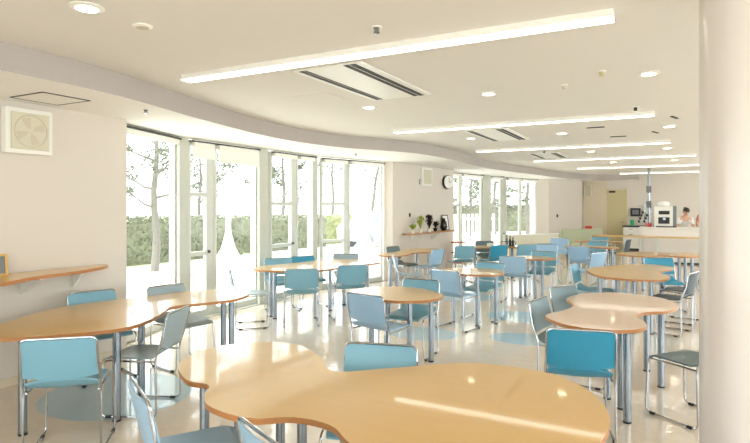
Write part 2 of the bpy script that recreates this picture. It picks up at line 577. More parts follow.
# ================================================================== CHAIRS
def chair_meshes():
    R = 0.0075
    d = {}
    for s, k in ((-1, 'L'), (1, 'R')):
        x = 0.225 * s
        path = [(x * 0.98, -0.262, 0.60), (x, -0.205, 0.44), (x, -0.215, R), (x, 0.215, R), (x * 0.93, 0.205, 0.425), (x * 0.93, -0.20, 0.418)]
        bm = bmesh.new()
        tube(bm, round_path(path, 0.05, 6), R)
        d['leg' + k] = bm
    bm = bmesh.new()
    x = 0.225
    tube(bm, round_path([(-x * 0.98, -0.262, 0.598), (-x * 0.96, -0.292, 0.775), (x * 0.96, -0.292, 0.775), (x * 0.98, -0.262, 0.598)], 0.04, 6), R)
    d['rail'] = bm
    # backrest: curved panel, lower edge dips in the middle
    bm = bmesh.new()
    nx, nz, T = 12, 8, 0.012
    F, Bk = [], []
    for j in range(nz + 1):
        v = j / nz
        rf, rb = [], []
        for i in range(nx + 1):
            u = -1 + 2 * i / nx
            zb = 0.514 + 0.012 * abs(u) ** 3
            zt = 0.772 - 0.02 * max(0, abs(u) - 0.8) / 0.2
            z = zb + (zt - zb) * v
            y = -0.214 - 0.078 * ((z - 0.44) / 0.335) - 0.03 * (1 - u * u)
            x_ = u * 0.218
            rf.append(bm.verts.new((x_, y + T / 2, z)))
            rb.append(bm.verts.new((x_, y - T / 2, z)))
        F.append(rf); Bk.append(rb)
    for j in range(nz):
        for i in range(nx):
            bm.faces.new([F[j][i + 1], F[j][i], F[j + 1][i], F[j + 1][i + 1]])
            bm.faces.new([Bk[j][i], Bk[j][i + 1], Bk[j + 1][i + 1], Bk[j + 1][i]])
    for i in range(nx):
        bm.faces.new([F[0][i], F[0][i + 1], Bk[0][i + 1], Bk[0][i]])
        bm.faces.new([F[nz][i + 1], F[nz][i], Bk[nz][i], Bk[nz][i + 1]])
    for j in range(nz):
        bm.faces.new([F[j + 1][0], F[j][0], Bk[j][0], Bk[j + 1][0]])
        bm.faces.new([F[j][nx], F[j + 1][nx], Bk[j + 1][nx], Bk[j][nx]])
    d['back'] = bm
    # seat: saddle with waterfall front and upturned rear
    bm = bmesh.new()
    nx, ny, T = 12, 12, 0.012
    F, Bk = [], []
    for j in range(ny + 1):
        v = j / ny
        rf, rb = [], []
        for i in range(nx + 1):
            u = -1 + 2 * i / nx
            hw = 0.208 - 0.02 * v - 0.03 * max(0, v - 0.85) / 0.15 * 0.5
            y = -0.225 + 0.455 * v
            z = 0.448 - 0.016 * (1 - u * u) * math.sin(PI * min(1, v * 1.1)) + 0.058 * (max(0, 0.2 - v) / 0.2) ** 2 * (1 - 0.3 * u ** 4) - 0.028 * max(0, v - 0.82) ** 2 / 0.0324
            rf.append(bm.verts.new((u * hw, y, z)))
            rb.append(bm.verts.new((u * hw, y, z - T)))
        F.append(rf); Bk.append(rb)
    for j in range(ny):
        for i in range(nx):
            bm.faces.new([F[j][i], F[j][i + 1], F[j + 1][i + 1], F[j + 1][i]])
            bm.faces.new([Bk[j][i + 1], Bk[j][i], Bk[j + 1][i], Bk[j + 1][i + 1]])
    for i in range(nx):
        bm.faces.new([F[0][i + 1], F[0][i], Bk[0][i], Bk[0][i + 1]])
        bm.faces.new([F[ny][i], F[ny][i + 1], Bk[ny][i + 1], Bk[ny][i]])
    for j in range(ny):
        bm.faces.new([F[j][0], F[j + 1][0], Bk[j + 1][0], Bk[j][0]])
        bm.faces.new([F[j + 1][nx], F[j][nx], Bk[j][nx], Bk[j + 1][nx]])
    d['seat'] = bm
    return d


def make_chair(mname):
    d = chair_meshes()
    t = thing('cafe_chair', 'chair', 'chair')
    obj('seat', d['seat'], mname, t, True)
    obj('backrest', d['back'], mname, t, True)
    obj('back_rail', d['rail'], 'chrome', t, True)
    for k, s in (('L', -1), ('R', 1)):
        lg = obj('sled_leg', d['leg' + k], 'chrome', t, True)
        for y in (-0.15, 0.155):
            bm = bmesh.new()
            box(bm, 0.225 * s - 0.011, 0.225 * s + 0.011, y - 0.022, y + 0.022, -0.002, 0.017, bev=0.004)
            obj('glide', bm, 'black', lg)
    return t


def copy_tree(o, parent=None):
    c = o.copy()
    COL.objects.link(c)
    c.parent = parent
    for ch in kids(o):
        copy_tree(ch, c)
    return c


PROTO = {}


TABLES = []          # outlines, filled before the chairs are placed
FOOT = []            # chair footprints (x, y, facing)


def inside(p, poly):
    c = False
    for i in range(len(poly)):
        (x1, y1), (x2, y2) = poly[i - 1], poly[i]
        if (y1 > p[1]) != (y2 > p[1]) and p[0] < (x2 - x1) * (p[1] - y1) / (y2 - y1) + x1:
            c = not c
    return c


def back_hits(x, y, f):
    # does the backrest of a chair rooted at x, y facing f cut a table top?
    cx, cy = math.cos(f), math.sin(f)
    for k in range(-6, 7):
        for d in (-0.315, -0.245):
            u = 0.245 * k / 6
            p = (x + cx * d + cy * u, y + cy * d - cx * u)
            if any(inside(p, t) for t in TABLES):
                return True
    return False


def in_chair(p, m=0.04):
    for x, y, f in FOOT:
        dx, dy = p[0] - x, p[1] - y
        v = dx * math.cos(f) + dy * math.sin(f)
        u = dx * math.sin(f) - dy * math.cos(f)
        if abs(u) < 0.235 + m and -0.3 - m < v < 0.235 + m:
            return True
    return False


def chair(mx, my, ang, face, m, label, group, push=0.0):
    """mx,my: middle of the backrest's top; ang: direction of its top edge, left to right as one sees it; face 'away' or 'toward' the camera"""
    f = math.radians(ang + (90 if face == 'away' else -90))
    x, y = mx + math.cos(f) * (0.29 + push), my + math.sin(f) * (0.29 + push)
    k = 0
    while back_hits(x, y, f) and k < 14:
        x, y, k = x - math.cos(f) * 0.02, y - math.sin(f) * 0.02, k + 1
    FOOT.append((x, y, f))
    if m not in PROTO:
        o = PROTO[m] = make_chair(m)
    else:
        o = copy_tree(PROTO[m])
    o.location = (x, y, 0.002)
    o.rotation_euler = (0, 0, f - PI / 2)
    tag(o, label, 'chair', group)
    return o


# table outlines (chairs are pushed clear of them)
T2 = [(-2.50, 2.31), (-2.57, 2.66), (-2.37, 2.91), (-2.12, 2.95), (-1.82, 2.76), (-1.62, 2.57), (-1.38, 2.76), (-1.02, 3.07), (-0.63, 3.10), (-0.40, 2.95),
      (-0.26, 2.70), (-0.22, 2.4), (-0.30, 2.05), (-0.52, 1.77), (-0.8, 1.70), (-1.06, 1.81), (-1.23, 1.93), (-1.42, 1.93), (-1.58, 1.83), (-1.83, 1.86), (-1.97, 1.97), (-2.05, 2.08), (-2.22, 2.09)]
T1 = [(-4.36, 2.12), (-4.50, 2.4), (-4.73, 2.84), (-4.8, 3.2), (-4.68, 3.62), (-4.58, 3.95), (-4.52, 4.22), (-4.33, 4.48), (-4.05, 4.56), (-3.82, 4.44), (-3.72, 4.12), (-3.82, 3.83), (-3.94, 3.56), (-3.8, 3.33), (-3.64, 3.06), (-3.57, 2.75), (-3.76, 2.42), (-4.06, 2.12)]
T3 = [(-0.89, 5.68), (-0.80, 6.02), (-0.52, 6.28), (-0.22, 6.23), (-0.02, 6.04), (0.07, 5.74), (-0.02, 5.40), (-0.18, 5.24), (-0.25, 5.02), (-0.18, 4.82), (-0.16, 4.6), (-0.28, 4.42), (-0.52, 4.35), (-0.75, 4.45), (-0.91, 4.71), (-0.82, 4.97), (-0.77, 5.25), (-0.83, 5.48)]
T4 = [(-1.04, 8.31), (-1.0, 8.7), (-0.8, 9.05), (-0.52, 9.45), (-0.25, 9.6), (0.0, 9.4), (0.04, 9.05), (-0.08, 8.72), (-0.16, 8.48), (-0.04, 8.2), (-0.0, 7.9), (-0.12, 7.62), (-0.44, 7.52), (-0.8, 7.68)]
T5 = [(-2.97, 4.98), (-2.98, 5.3), (-2.75, 5.58), (-2.45, 5.62), (-2.2, 5.48), (-2.02, 5.26), (-2.02, 4.98), (-2.24, 4.78), (-2.5, 4.75), (-2.78, 4.80)]
T6 = [(-5.34, 6.30), (-5.40, 6.65), (-5.32, 7.0), (-5.22, 7.4), (-5.12, 7.8), (-4.86, 8.12), (-4.45, 8.2), (-4.20, 8.06), (-4.08, 7.78), (-4.2, 7.45), (-4.33, 7.15), (-4.28, 6.85), (-4.36, 6.5), (-4.58, 6.27), (-5.07, 6.14)]
T7 = [(-4.86, 9.25), (-4.62, 9.02), (-4.40, 9.04), (-4.30, 9.35), (-4.36, 9.7), (-4.3, 9.98), (-4.08, 10.25), (-4.1, 10.7), (-4.4, 11.0), (-4.72, 10.9), (-4.8, 10.4), (-4.78, 9.8)]
T8 = [(-2.78, 7.18), (-2.6, 7.06), (-2.33, 7.05), (-2.07, 7.12), (-1.97, 7.38), (-2.07, 7.68), (-2.3, 7.82), (-2.65, 7.80), (-2.85, 7.5)]
T9 = [(-2.48, 9.85), (-2.38, 9.62), (-2.14, 9.56), (-1.88, 9.66), (-1.74, 9.92), (-1.86, 10.12), (-2.1, 10.22), (-2.38, 10.15)]
T10 = [(-4.0, 11.85), (-3.85, 11.65), (-3.5, 11.75), (-3.15, 12.05), (-2.75, 12.3), (-2.6, 12.65), (-2.8, 12.9), (-3.15, 12.75), (-3.5, 12.5), (-3.85, 12.35)]
T11 = [(-2.2, 15.25), (-2.0, 15.0), (-1.6, 15.1), (-1.25, 15.0), (-1.05, 15.25), (-1.25, 15.55), (-1.7, 15.5), (-2.05, 15.55)]
T12 = [(-2.1, 13.1), (-1.9, 12.9), (-1.5, 12.98), (-1.15, 12.9), (-0.98, 13.1), (-1.15, 13.4), (-1.6, 13.4), (-1.95, 13.4)]
T13 = [(-0.92, 11.65), (-0.75, 11.9), (-0.45, 12.15), (-0.1, 12.1), (0.25, 12.3), (0.5, 12.1), (0.5, 11.6), (0.25, 11.3), (-0.1, 11.4), (-0.45, 11.1), (-0.75, 11.2)]
TABLES += [spline(t, 5) for t in (T1, T2, T3, T4, T5, T6, T7, T8, T9, T10, T11, T12, T13)]

GL, GF, GR, GM = 'chairs at the long left table', 'chairs at the foreground table', 'chairs along the right row of tables', 'chairs in the middle of the room'
GW, GB = 'chairs at the window tables', 'chairs at the far end'
CH = [
    (-3.355, 2.13, 42, 'away', 'blue', 'blue chair seen from behind at the near side of the long left table', GL),
    (-4.93, 3.46, 75, 'toward', 'blue', 'blue chair behind the left table below the wooden wall shelf', GL),
    (-4.64, 4.1, 82, 'toward', 'silver', 'grey-blue chair behind the left table in front of the first window post', GL),
    (-3.44, 3.16, 115, 'away', 'silver', 'silver-grey chair turned sideways at the notch between the left table and the foreground table', GL),
    (-4.75, 1.93, 60, 'away', 'blue', 'blue chair cut off by the left edge, its seat showing under the left table', GL),
    (-2.12, 1.72, -29, 'away', 'pale', 'pale blue chair at bottom left, its chrome rail arching in front of the foreground table', GF),
    (-1.30, 1.585, -25, 'away', 'pale', 'pale blue chair at the bottom, only its back corner rising before the foreground table', GF),
    (-1.52, 2.94, 15, 'toward', 'blue', 'blue chair behind the waist of the foreground table, facing the camera', GF),
    (-0.52, 3.89, 13, 'away', 'teal', 'bright teal chair seen from behind at the near end of the right beech table', GR),
    (-1.03, 5.03, 81, 'toward', 'grey', 'grey-green chair at the left of the right beech table, the nearer of two', GR),
    (-0.97, 5.95, 63, 'toward', 'grey', 'grey-green chair at the left of the right beech table, behind another grey one', GR),
    (0.26, 7.9, 73, 'away', 'darkgrey', 'dark grey chair facing left beside the second right-hand table, near the column', GR),
    (0.42, 8.75, 78, 'away', 'darkgrey', 'dark grey chair half hidden behind another dark chair and the column', GR),
    (-1.2, 8.25, 86, 'toward', 'teal', 'teal chair seen edge-on at the left end of the second right-hand table', GR),
    (-0.16, 9.95, 20, 'toward', 'teal', 'teal chair behind the second right-hand table, facing the camera', GR),
    (-1.64, 11.9, -8, 'away', 'pale', 'light blue chair seen from behind before the far thin round table', GB),
    (-2.5, 14.8, 20, 'toward', 'pale', 'small light blue chair far back in front of the olive bench', GB),
    (-1.5, 13.95, -10, 'toward', 'blue', 'blue chair far back facing the camera behind the far thin round table', GB),
    (-1.65, 15.95, -6, 'toward', 'blue', 'blue chair far back behind the farthest round table', GB),
    (-1.1, 10.45, 62, 'away', 'pale', 'light blue chair turned sideways behind the left end of the second right-hand table', GB),
    (-0.9, 14.9, 75, 'away', 'darkgrey', 'dark chair turned sideways in front of the white kitchen counter', GB),
    (-2.26, 9.02, 0, 'away', 'pale', 'light blue chair seen from behind at the middle table farthest back', GM),
    (-2.02, 10.35, 2, 'toward', 'blue', 'blue chair facing the camera behind the middle table farthest back', GM),
    (-2.32, 7.98, -8, 'toward', 'blue', 'blue chair facing the camera behind the second middle table', GM),
    (-2.53, 6.66, -14, 'away', 'pale', 'light blue chair seen from behind at the left of the second middle table', GM),
    (-2.47, 5.76, 2, 'toward', 'blue', 'blue chair facing the camera behind the nearest middle table', GM),
    (-2.51, 4.52, -10, 'away', 'pale', 'light blue chair seen from behind at the nearest middle table', GM),
    (-4.235, 5.95, 37, 'away', 'blue', 'blue chair seen from behind at the near side of the window table', GW),
    (-3.89, 6.67, 46, 'away', 'blue', 'blue chair seen from behind at the right end of the window table', GW),
    (-5.42, 7.0, 51, 'toward', 'blue', 'blue chair behind the window table, nearest to the wide window post', GW),
    (-5.33, 7.5, 60, 'toward', 'teal', 'teal-tinted chair behind the window table, overlapping its left neighbour', GW),
    (-4.93, 8.22, 34, 'toward', 'silver', 'grey-blue chair behind the right end of the window table', GW),
    (-4.98, 10.15, 78, 'toward', 'grey', 'grey chair behind the small table below the plant shelf', GW),
    (-3.87, 9.84, 78, 'away', 'pale', 'light blue chair turned sideways at the right end of the table below the plant shelf', GW),
    (-4.12, 8.44, 116, 'toward', 'silver', 'silvery chair seen edge-on at the left end of the table below the plant shelf', GW),
    (-5.15, 5.6, 132, 'toward', 'silver', 'washed-out silvery chair by the open window, turned sideways towards the window table', GW),  # pale plastic stands in for overexposure by the window light
    (-3.72, 10.95, 42, 'away', 'blue', 'blue chair at the left end of the far window table beside the wooden rack', GB),
    (-3.85, 12.75, 30, 'toward', 'grey', 'grey chair far back behind the far window table', GB),
    (-3.16, 11.5, 50, 'away', 'teal', 'teal chair at the near side of the far window table', GB),
    (-2.68, 11.95, 38, 'away', 'blue', 'blue chair at the right end of the far window table', GB),
    (-2.35, 12.35, 20, 'toward', 'pale', 'pale chair with bare chrome frame before the cream bench', GB),
]
for a in CH:
    chair(*a)
# the chair whose backrest the column hides
o = copy_tree(PROTO['grey'])
o.location = (0.14, 4.86, 0.002)
o.rotation_euler = (0, 0, math.radians(53))
FOOT.append((0.14, 4.86, math.radians(143)))
tag(o, 'grey chair at right with only its seat and front sled legs showing beside the column', 'chair', GR)


# ================================================================== TABLES
def table(label, pts, legs, wood='wood', z=0.70, group='wavy tables', name='wavy_table', r=0.028):
    cx = sum(p[0] for p in pts) / len(pts)
    cy = sum(p[1] for p in pts) / len(pts)
    t = thing(name, label, 'table', (cx, cy, 0), 0, group)
    o = spline([(x - cx, y - cy) for x, y in pts], 7)
    bm = bmesh.new()
    prism(bm, o, z - 0.026, z)
    es = [e for e in bm.edges if abs(e.verts[0].co.z - z) < 1e-5 and abs(e.verts[1].co.z - z) < 1e-5]
    bmesh.ops.bevel(bm, geom=es, offset=0.004, segments=2, affect='EDGES')
    tt = obj('tabletop', bm, wood, t)
    tt.data.materials.append(M['edge'])
    for p in tt.data.polygons:
        if abs(p.normal.z) < 0.3:
            p.material_index = 1
    for (x, y) in legs:
        best = (x, y)
        if in_chair(best):       # a leg never stands where a chair's seat is
            cand = [(x + rr * math.cos(q * PI / 8), y + rr * math.sin(q * PI / 8)) for rr in [0.03 * i for i in range(1, 20)] for q in range(16)]
            cand = [c_ for c_ in cand if not in_chair(c_) and all(inside((c_[0] + a_, c_[1] + b_), pts) for a_, b_ in ((.04, 0), (-.04, 0), (0, .04), (0, -.04)))]
            if cand:
                best = cand[0]
        x, y = best
        bm = bmesh.new()
        cyl(bm, x - cx, y - cy, 0.012, z - 0.03, r, 20)
        lg = obj('leg', bm, 'steel', t, True)
        bm = bmesh.new(); cyl(bm, x - cx, y - cy, 0.0, 0.014, r * 1.08, 20); obj('leg_foot', bm, 'black', lg, True)
        bm = bmesh.new(); cyl(bm, x - cx, y - cy, z - 0.034, z - 0.026, r * 1.7, 20); obj('leg_plate', bm, 'dark', lg, True)
    return t


table('large honey-coloured wavy table filling the bottom of the view', T2, [(-2.42, 2.42), (-2.1, 2.36), (-2.08, 2.7), (-1.85, 2.6), (-0.6, 2.85), (-0.55, 2.0), (-1.1, 2.3)])
table('long honey-coloured wavy table at left below the wall shelf', T1, [(-3.62, 2.78), (-4.0, 2.28), (-3.95, 3.2), (-4.55, 3.3), (-4.02, 4.28), (-3.84, 4.2)])
table('pinkish beech wavy table at right between the teal chair and the column', T3, [(-0.28, 4.50), (-0.07, 5.52), (-0.46, 4.98), (-0.34, 4.78), (-0.8, 5.85), (-0.2, 6.0)], 'woodpink')
table('honey-coloured wavy table behind the pinkish one on the right', T4, [(-0.82, 7.85), (-0.62, 8.1), (-0.4, 7.75), (-0.18, 7.75), (-0.1, 8.95), (-0.55, 8.9)])
table('honey-coloured rounded table in the middle, nearest of the middle row', T5, [(-2.17, 5.32), (-2.33, 4.98), (-2.72, 5.05), (-2.6, 5.4)])
table('long wavy table washed out by daylight beside the window doors', T6, [(-4.95, 6.3), (-5.1, 6.4), (-4.47, 6.62), (-4.6, 7.2), (-4.25, 7.75), (-4.7, 7.8)])
table('wooden wavy table below the plant shelf on the middle wall', T7, [(-4.55, 9.2), (-4.45, 9.25), (-4.25, 10.3), (-4.22, 10.5), (-4.65, 10.6)])
table('rounded table second in the middle row, bleached by window glare', T8, [(-2.15, 7.45), (-2.29, 7.16), (-2.65, 7.3), (-2.6, 7.65)])
table('rounded table third in the middle row, farthest back of the row', T9, [(-2.04, 9.80), (-1.93, 9.98), (-2.3, 9.75), (-2.2, 10.05)])
table('long wavy table far back before the far window bay, holding condiments', T10, [(-3.8, 11.9), (-3.55, 12.3), (-3.1, 12.3), (-2.8, 12.6)])
table('far round-ended table before the olive bench, the farthest one back', T11, [(-2.05, 15.25), (-1.75, 15.25), (-1.25, 15.3)])
table('thin far table between the light blue chairs in front of the farthest table', T12, [(-1.9, 13.1), (-1.25, 13.1), (-1.12, 13.2), (-1.8, 13.3)])
table('wooden wavy table third on the right side, in front of the counter', T13, [(-0.6, 11.4), (-0.45, 11.7), (0.15, 11.6), (0.25, 11.8), (0.35, 11.5), (-0.1, 11.9)])

# long narrow wooden bar table before the counter
t = thing('bar_table', 'long narrow wooden table running along the front of the white counter', 'table', (-0.3, 17.0, 0))
obj('tabletop', B(-1.65, 1.5, -0.2, 0.2, 0.74, 0.775, bev=0.004), 'wood', t)
for x in (-1.5, -0.42, -0.02, 1.3):
    obj('leg', B(x - 0.03, x + 0.03, -0.16, -0.1, 0, 0.74), 'frame', t)
    obj('leg', B(x - 0.03, x + 0.03, 0.1, 0.16, 0, 0.74), 'frame', t)

# ================================================================== KITCHEN COUNTER
t = thing('service_counter', 'long white service counter at the back right', 'counter', (0, 17.4, 0))
obj('body', B(-0.72, 3.0, 0.03, 0.62, 0.05, 0.97), 'whitewood', t)
obj('countertop', B(-0.77, 3.05, 0, 0.66, 0.97, 1.005, bev=0.004), 'white', t)
for i in range(4):
    obj('front_panel', B(-0.68 + i * 0.9, 0.18 + i * 0.9, 0.012, 0.03, 0.1, 0.93, bev=0.003), 'whitewood', t)
obj('plinth', B(-0.70, 3.0, 0.06, 0.6, 0, 0.05), 'dark', t)
t = thing('sink_cabinet', 'white base cabinet with a dark worktop against the back wall', 'cabinet', (-0.9, 22.2, 0))
obj('body', B(-0.6, 0.9, -0.25, 0.36, 0.08, 0.84), 'whitewood', t)
obj('plinth', B(-0.58, 0.88, -0.2, 0.36, 0, 0.08), 'black', t)
obj('worktop', B(-0.62, 0.92, -0.28, 0.37, 0.84, 0.89), 'dark', t)
for i in range(3):
    d_ = obj('door', B(-0.58 + i * 0.49, -0.12 + i * 0.49, -0.27, -0.25, 0.12, 0.62, bev=0.003), 'whitewood', t)
    obj('handle', B(-0.42 + i * 0.49, -0.28 + i * 0.49, -0.285, -0.27, 0.57, 0.59), 'steel', d_)
    d_ = obj('drawer', B(-0.58 + i * 0.49, -0.12 + i * 0.49, -0.27, -0.25, 0.65, 0.82, bev=0.003), 'whitewood', t)
    obj('handle', B(-0.42 + i * 0.49, -0.28 + i * 0.49, -0.285, -0.27, 0.76, 0.78), 'steel', d_)
bm = bmesh.new(); tube(bm, round_path([(0, 0, 0), (0, 0, 0.3), (0, -0.16, 0.3), (0, -0.16, 0.22)], 0.07, 6), 0.012)
tag(obj('faucet', bm, 'chrome', None, True, (-0.75, 22.3, 0.888)), 'chrome swan-neck tap on the dark worktop by the back wall', 'faucet')
bm = bmesh.new(); lathe(bm, [(0.05, 0), (0.07, 0.12), (0.08, 0.2), (0.06, 0.22)], 14, (0, 0, 0))
tag(obj('soap_bottle', bm, 'pot', None, True, (-1.2, 22.1, 0.89)), 'green bottle standing on the dark worktop by the back wall', 'bottle')
for i, x in enumerate((-0.45, -0.15)):
    bm = bmesh.new(); tube(bm, round_path([(-.09, -.12, 0), (-.09, -.12, .1), (-.09, .12, .1), (-.09, .12, 0)], .02, 3), .006); tube(bm, round_path([(.09, -.12, 0), (.09, -.12, .1), (.09, .12, .1), (.09, .12, 0)], .02, 3), .006); box(bm, -.1, .1, -.13, .13, 0.0, .012)
    tag(obj('dish_rack', bm, 'steel', None, True, (x, 22.15, 0.89)), ['small wire rack beside the tap on the dark worktop', 'small wire rack at the right end of the dark worktop'][i], 'rack', 'dish racks')
# wall monitor and notices
t = thing('wall_monitor', 'small black-framed monitor on the wall right of the back door', 'screen', (-1.12, 22.58, 1.22))
obj('case', B(-0.17, 0.17, -0.05, 0.02, 0, 0.3, bev=0.01), 'black', t)
obj('screen', B(-0.11, 0.11, -0.056, -0.05, 0.07, 0.24), 'screen', t)
for i in range(2):
    t = thing('wall_notice', ['white framed notice on the back wall, the upper of two', 'white framed notice on the back wall, the lower of two'][i], 'notice', (-0.72, 22.59, 1.52 - i * 0.2))
    obj('frame', B(-0.15, 0.15, -0.012, 0.01, 0, 0.17), 'steel', t)
    obj('sheet', B(-0.135, 0.135, -0.015, -0.012, 0.015, 0.155), 'paper', t)
# service pole behind the counter with hanging utensils
bm = bmesh.new(); cyl(bm, 0, 0, 0, HC, 0.036, 20)
t = tag(obj('service_pole', bm, 'steel', None, True, (-0.56, 18.6, 0)), 'thin steel pole from floor to ceiling behind the counter', 'pole')
for k, (z0, z1) in enumerate([(1.55, 1.75), (2.0, 2.2)]):
    obj('switch_box', B(-0.07, 0.07, -0.085, -0.05, z0, z1, bev=0.005), 'screen', t)
for i in range(7):
    z = 1.05 + 0.09 * (i % 4)
    x = -0.12 + 0.036 * i
    bm = bmesh.new()
    tube(bm, [(0, 0, 0.18), (0, 0, 0.02)], 0.006)
    lathe(bm, [(0.012, 0), (0.03, -0.02), (0.03, -0.06), (0.01, -0.08)], 10, (0, 0, 0.03))
    u = obj('ladle', bm, 'black', None, True, (-0.70 + x, 18.414, z + 0.1))
    tag(u, 'black kitchen utensil hanging on the rail at the steel pole', 'utensil', 'utensils hanging at the pole')
bm = bmesh.new(); tube(bm, [(-0.16, -0.17, 0), (0.16, -0.17, 0)], 0.008); tube(bm, [(0.0, -0.17, 0), (0.14, 0, 0)], 0.006)
obj('utensil_rail', bm, 'steel', t, True, (-0.14, 0, 1.60))

# coffee machine
t = thing('coffee_machine', 'big white coffee machine with black fronts on the counter', 'machine', (-0.13, 17.62, 1.005))
obj('body', B(-0.26, 0.2, -0.14, 0.26, 0.0, 0.58, bev=0.015), 'white', t)
obj('side_case', B(0.2, 0.29, -0.10, 0.24, 0, 0.60, bev=0.01), 'screen', t)
obj('display', B(-0.15, 0.12, -0.152, -0.14, 0.36, 0.46, bev=0.004), 'black', t)
obj('brewing_bay', B(-0.16, 0.12, -0.152, -0.14, 0.1, 0.28, bev=0.004), 'black', t)
obj('spout', B(-0.05, 0.02, -0.18, -0.152, 0.2, 0.27, bev=0.006), 'steel', t)
obj('drip_tray', B(-0.22, 0.28, -0.2, -0.14, 0.0, 0.035), 'dark', t)
bm = bmesh.new(); lathe(bm, [(0.13, 0), (0.17, 0.05), (0.15, 0.12), (0.05, 0.14)], 18, (0, 0, 0)); obj('bean_hopper', bm, 'white', t, True, (-0.04, 0.05, 0.58))
bm = bmesh.new(); lathe(bm, [(0.04, 0), (0.05, 0.1), (0.048, 0.11)], 14)
for i, (x, y) in enumerate([(-0.50, 17.55), (-0.58, 17.62)]):
    b2 = bm.copy()
    tag(obj('cup', b2, 'pinkcloth' if i else 'red', None, True, (x, y, 1.005)), ['red cup on the counter left of the coffee machine', 'pinkish cup behind the red one on the counter'][i], 'cup', 'cups on the counter')
bm.free()


# ================================================================== PEOPLE behind the counter
def skin_body(name, joints, edges, m, parent):
    me = bpy.data.meshes.new(name)
    names = list(joints)
    me.from_pydata([joints[n][0] for n in names], [(names.index(a), names.index(b)) for a, b in edges], [])
    o = bpy.data.objects.new(name, me)
    COL.objects.link(o)
    me.materials.append(M[m])
    o.modifiers.new('skin', 'SKIN')
    for i, n in enumerate(names):
        sv = me.skin_vertices[0].data[i]
        r = joints[n][1]
        sv.radius = r if isinstance(r, tuple) else (r, r)
        sv.use_root = (i == 0)
    s = o.modifiers.new('sub', 'SUBSURF')
    s.levels = s.render_levels = 2
    dg = bpy.context.evaluated_depsgraph_get()
    dg.update()
    me2 = bpy.data.meshes.new_from_object(o.evaluated_get(dg))
    o.modifiers.clear()
    o.data = me2
    if not me2.materials:
        me2.materials.append(M[m])
    for p in me2.polygons:
        p.use_smooth = True
    o.parent = parent
    return o


def head_mesh(c, s, tilt, turn):
    """egg-shaped head with brow, nose, chin and ears; local front is -Y"""
    bm = bmesh.new()
    bmesh.ops.create_uvsphere(bm, u_segments=24, v_segments=18, radius=1)
    for v in bm.verts:
        x, y, z = v.co
        f = max(0, -y)
        jaw = max(0, -z)
        v.co = Vector((x * (0.077 - 0.02 * jaw), y * (0.095 - 0.008 * jaw) - 0.012 * jaw, z * 0.115))
        if f > 0.8 and abs(x) < 0.22 and -0.3 < z < 0.15:
            v.co.y -= 0.018 * (1 - abs(x) / 0.22)
        if f > 0.8 and 0.08 < z < 0.25 and 0.2 < abs(x) < 0.5:
            v.co.y += 0.008
    for s_ in (-1, 1):
        e = bmesh.ops.create_uvsphere(bm, u_segments=10, v_segments=8, radius=0.03, matrix=Matrix.Translation((0.076 * s_, 0.01, -0.01)) @ Matrix.Diagonal((0.35, 0.7, 1, 1)))
    R = Matrix.Rotation(turn, 4, 'Z') @ Matrix.Rotation(tilt, 4, 'X')
    bmesh.ops.transform(bm, matrix=Matrix.Translation(c) @ R @ Matrix.Scale(s, 4), verts=bm.verts)
    return bm, Matrix.Translation(c) @ R @ Matrix.Scale(s, 4)


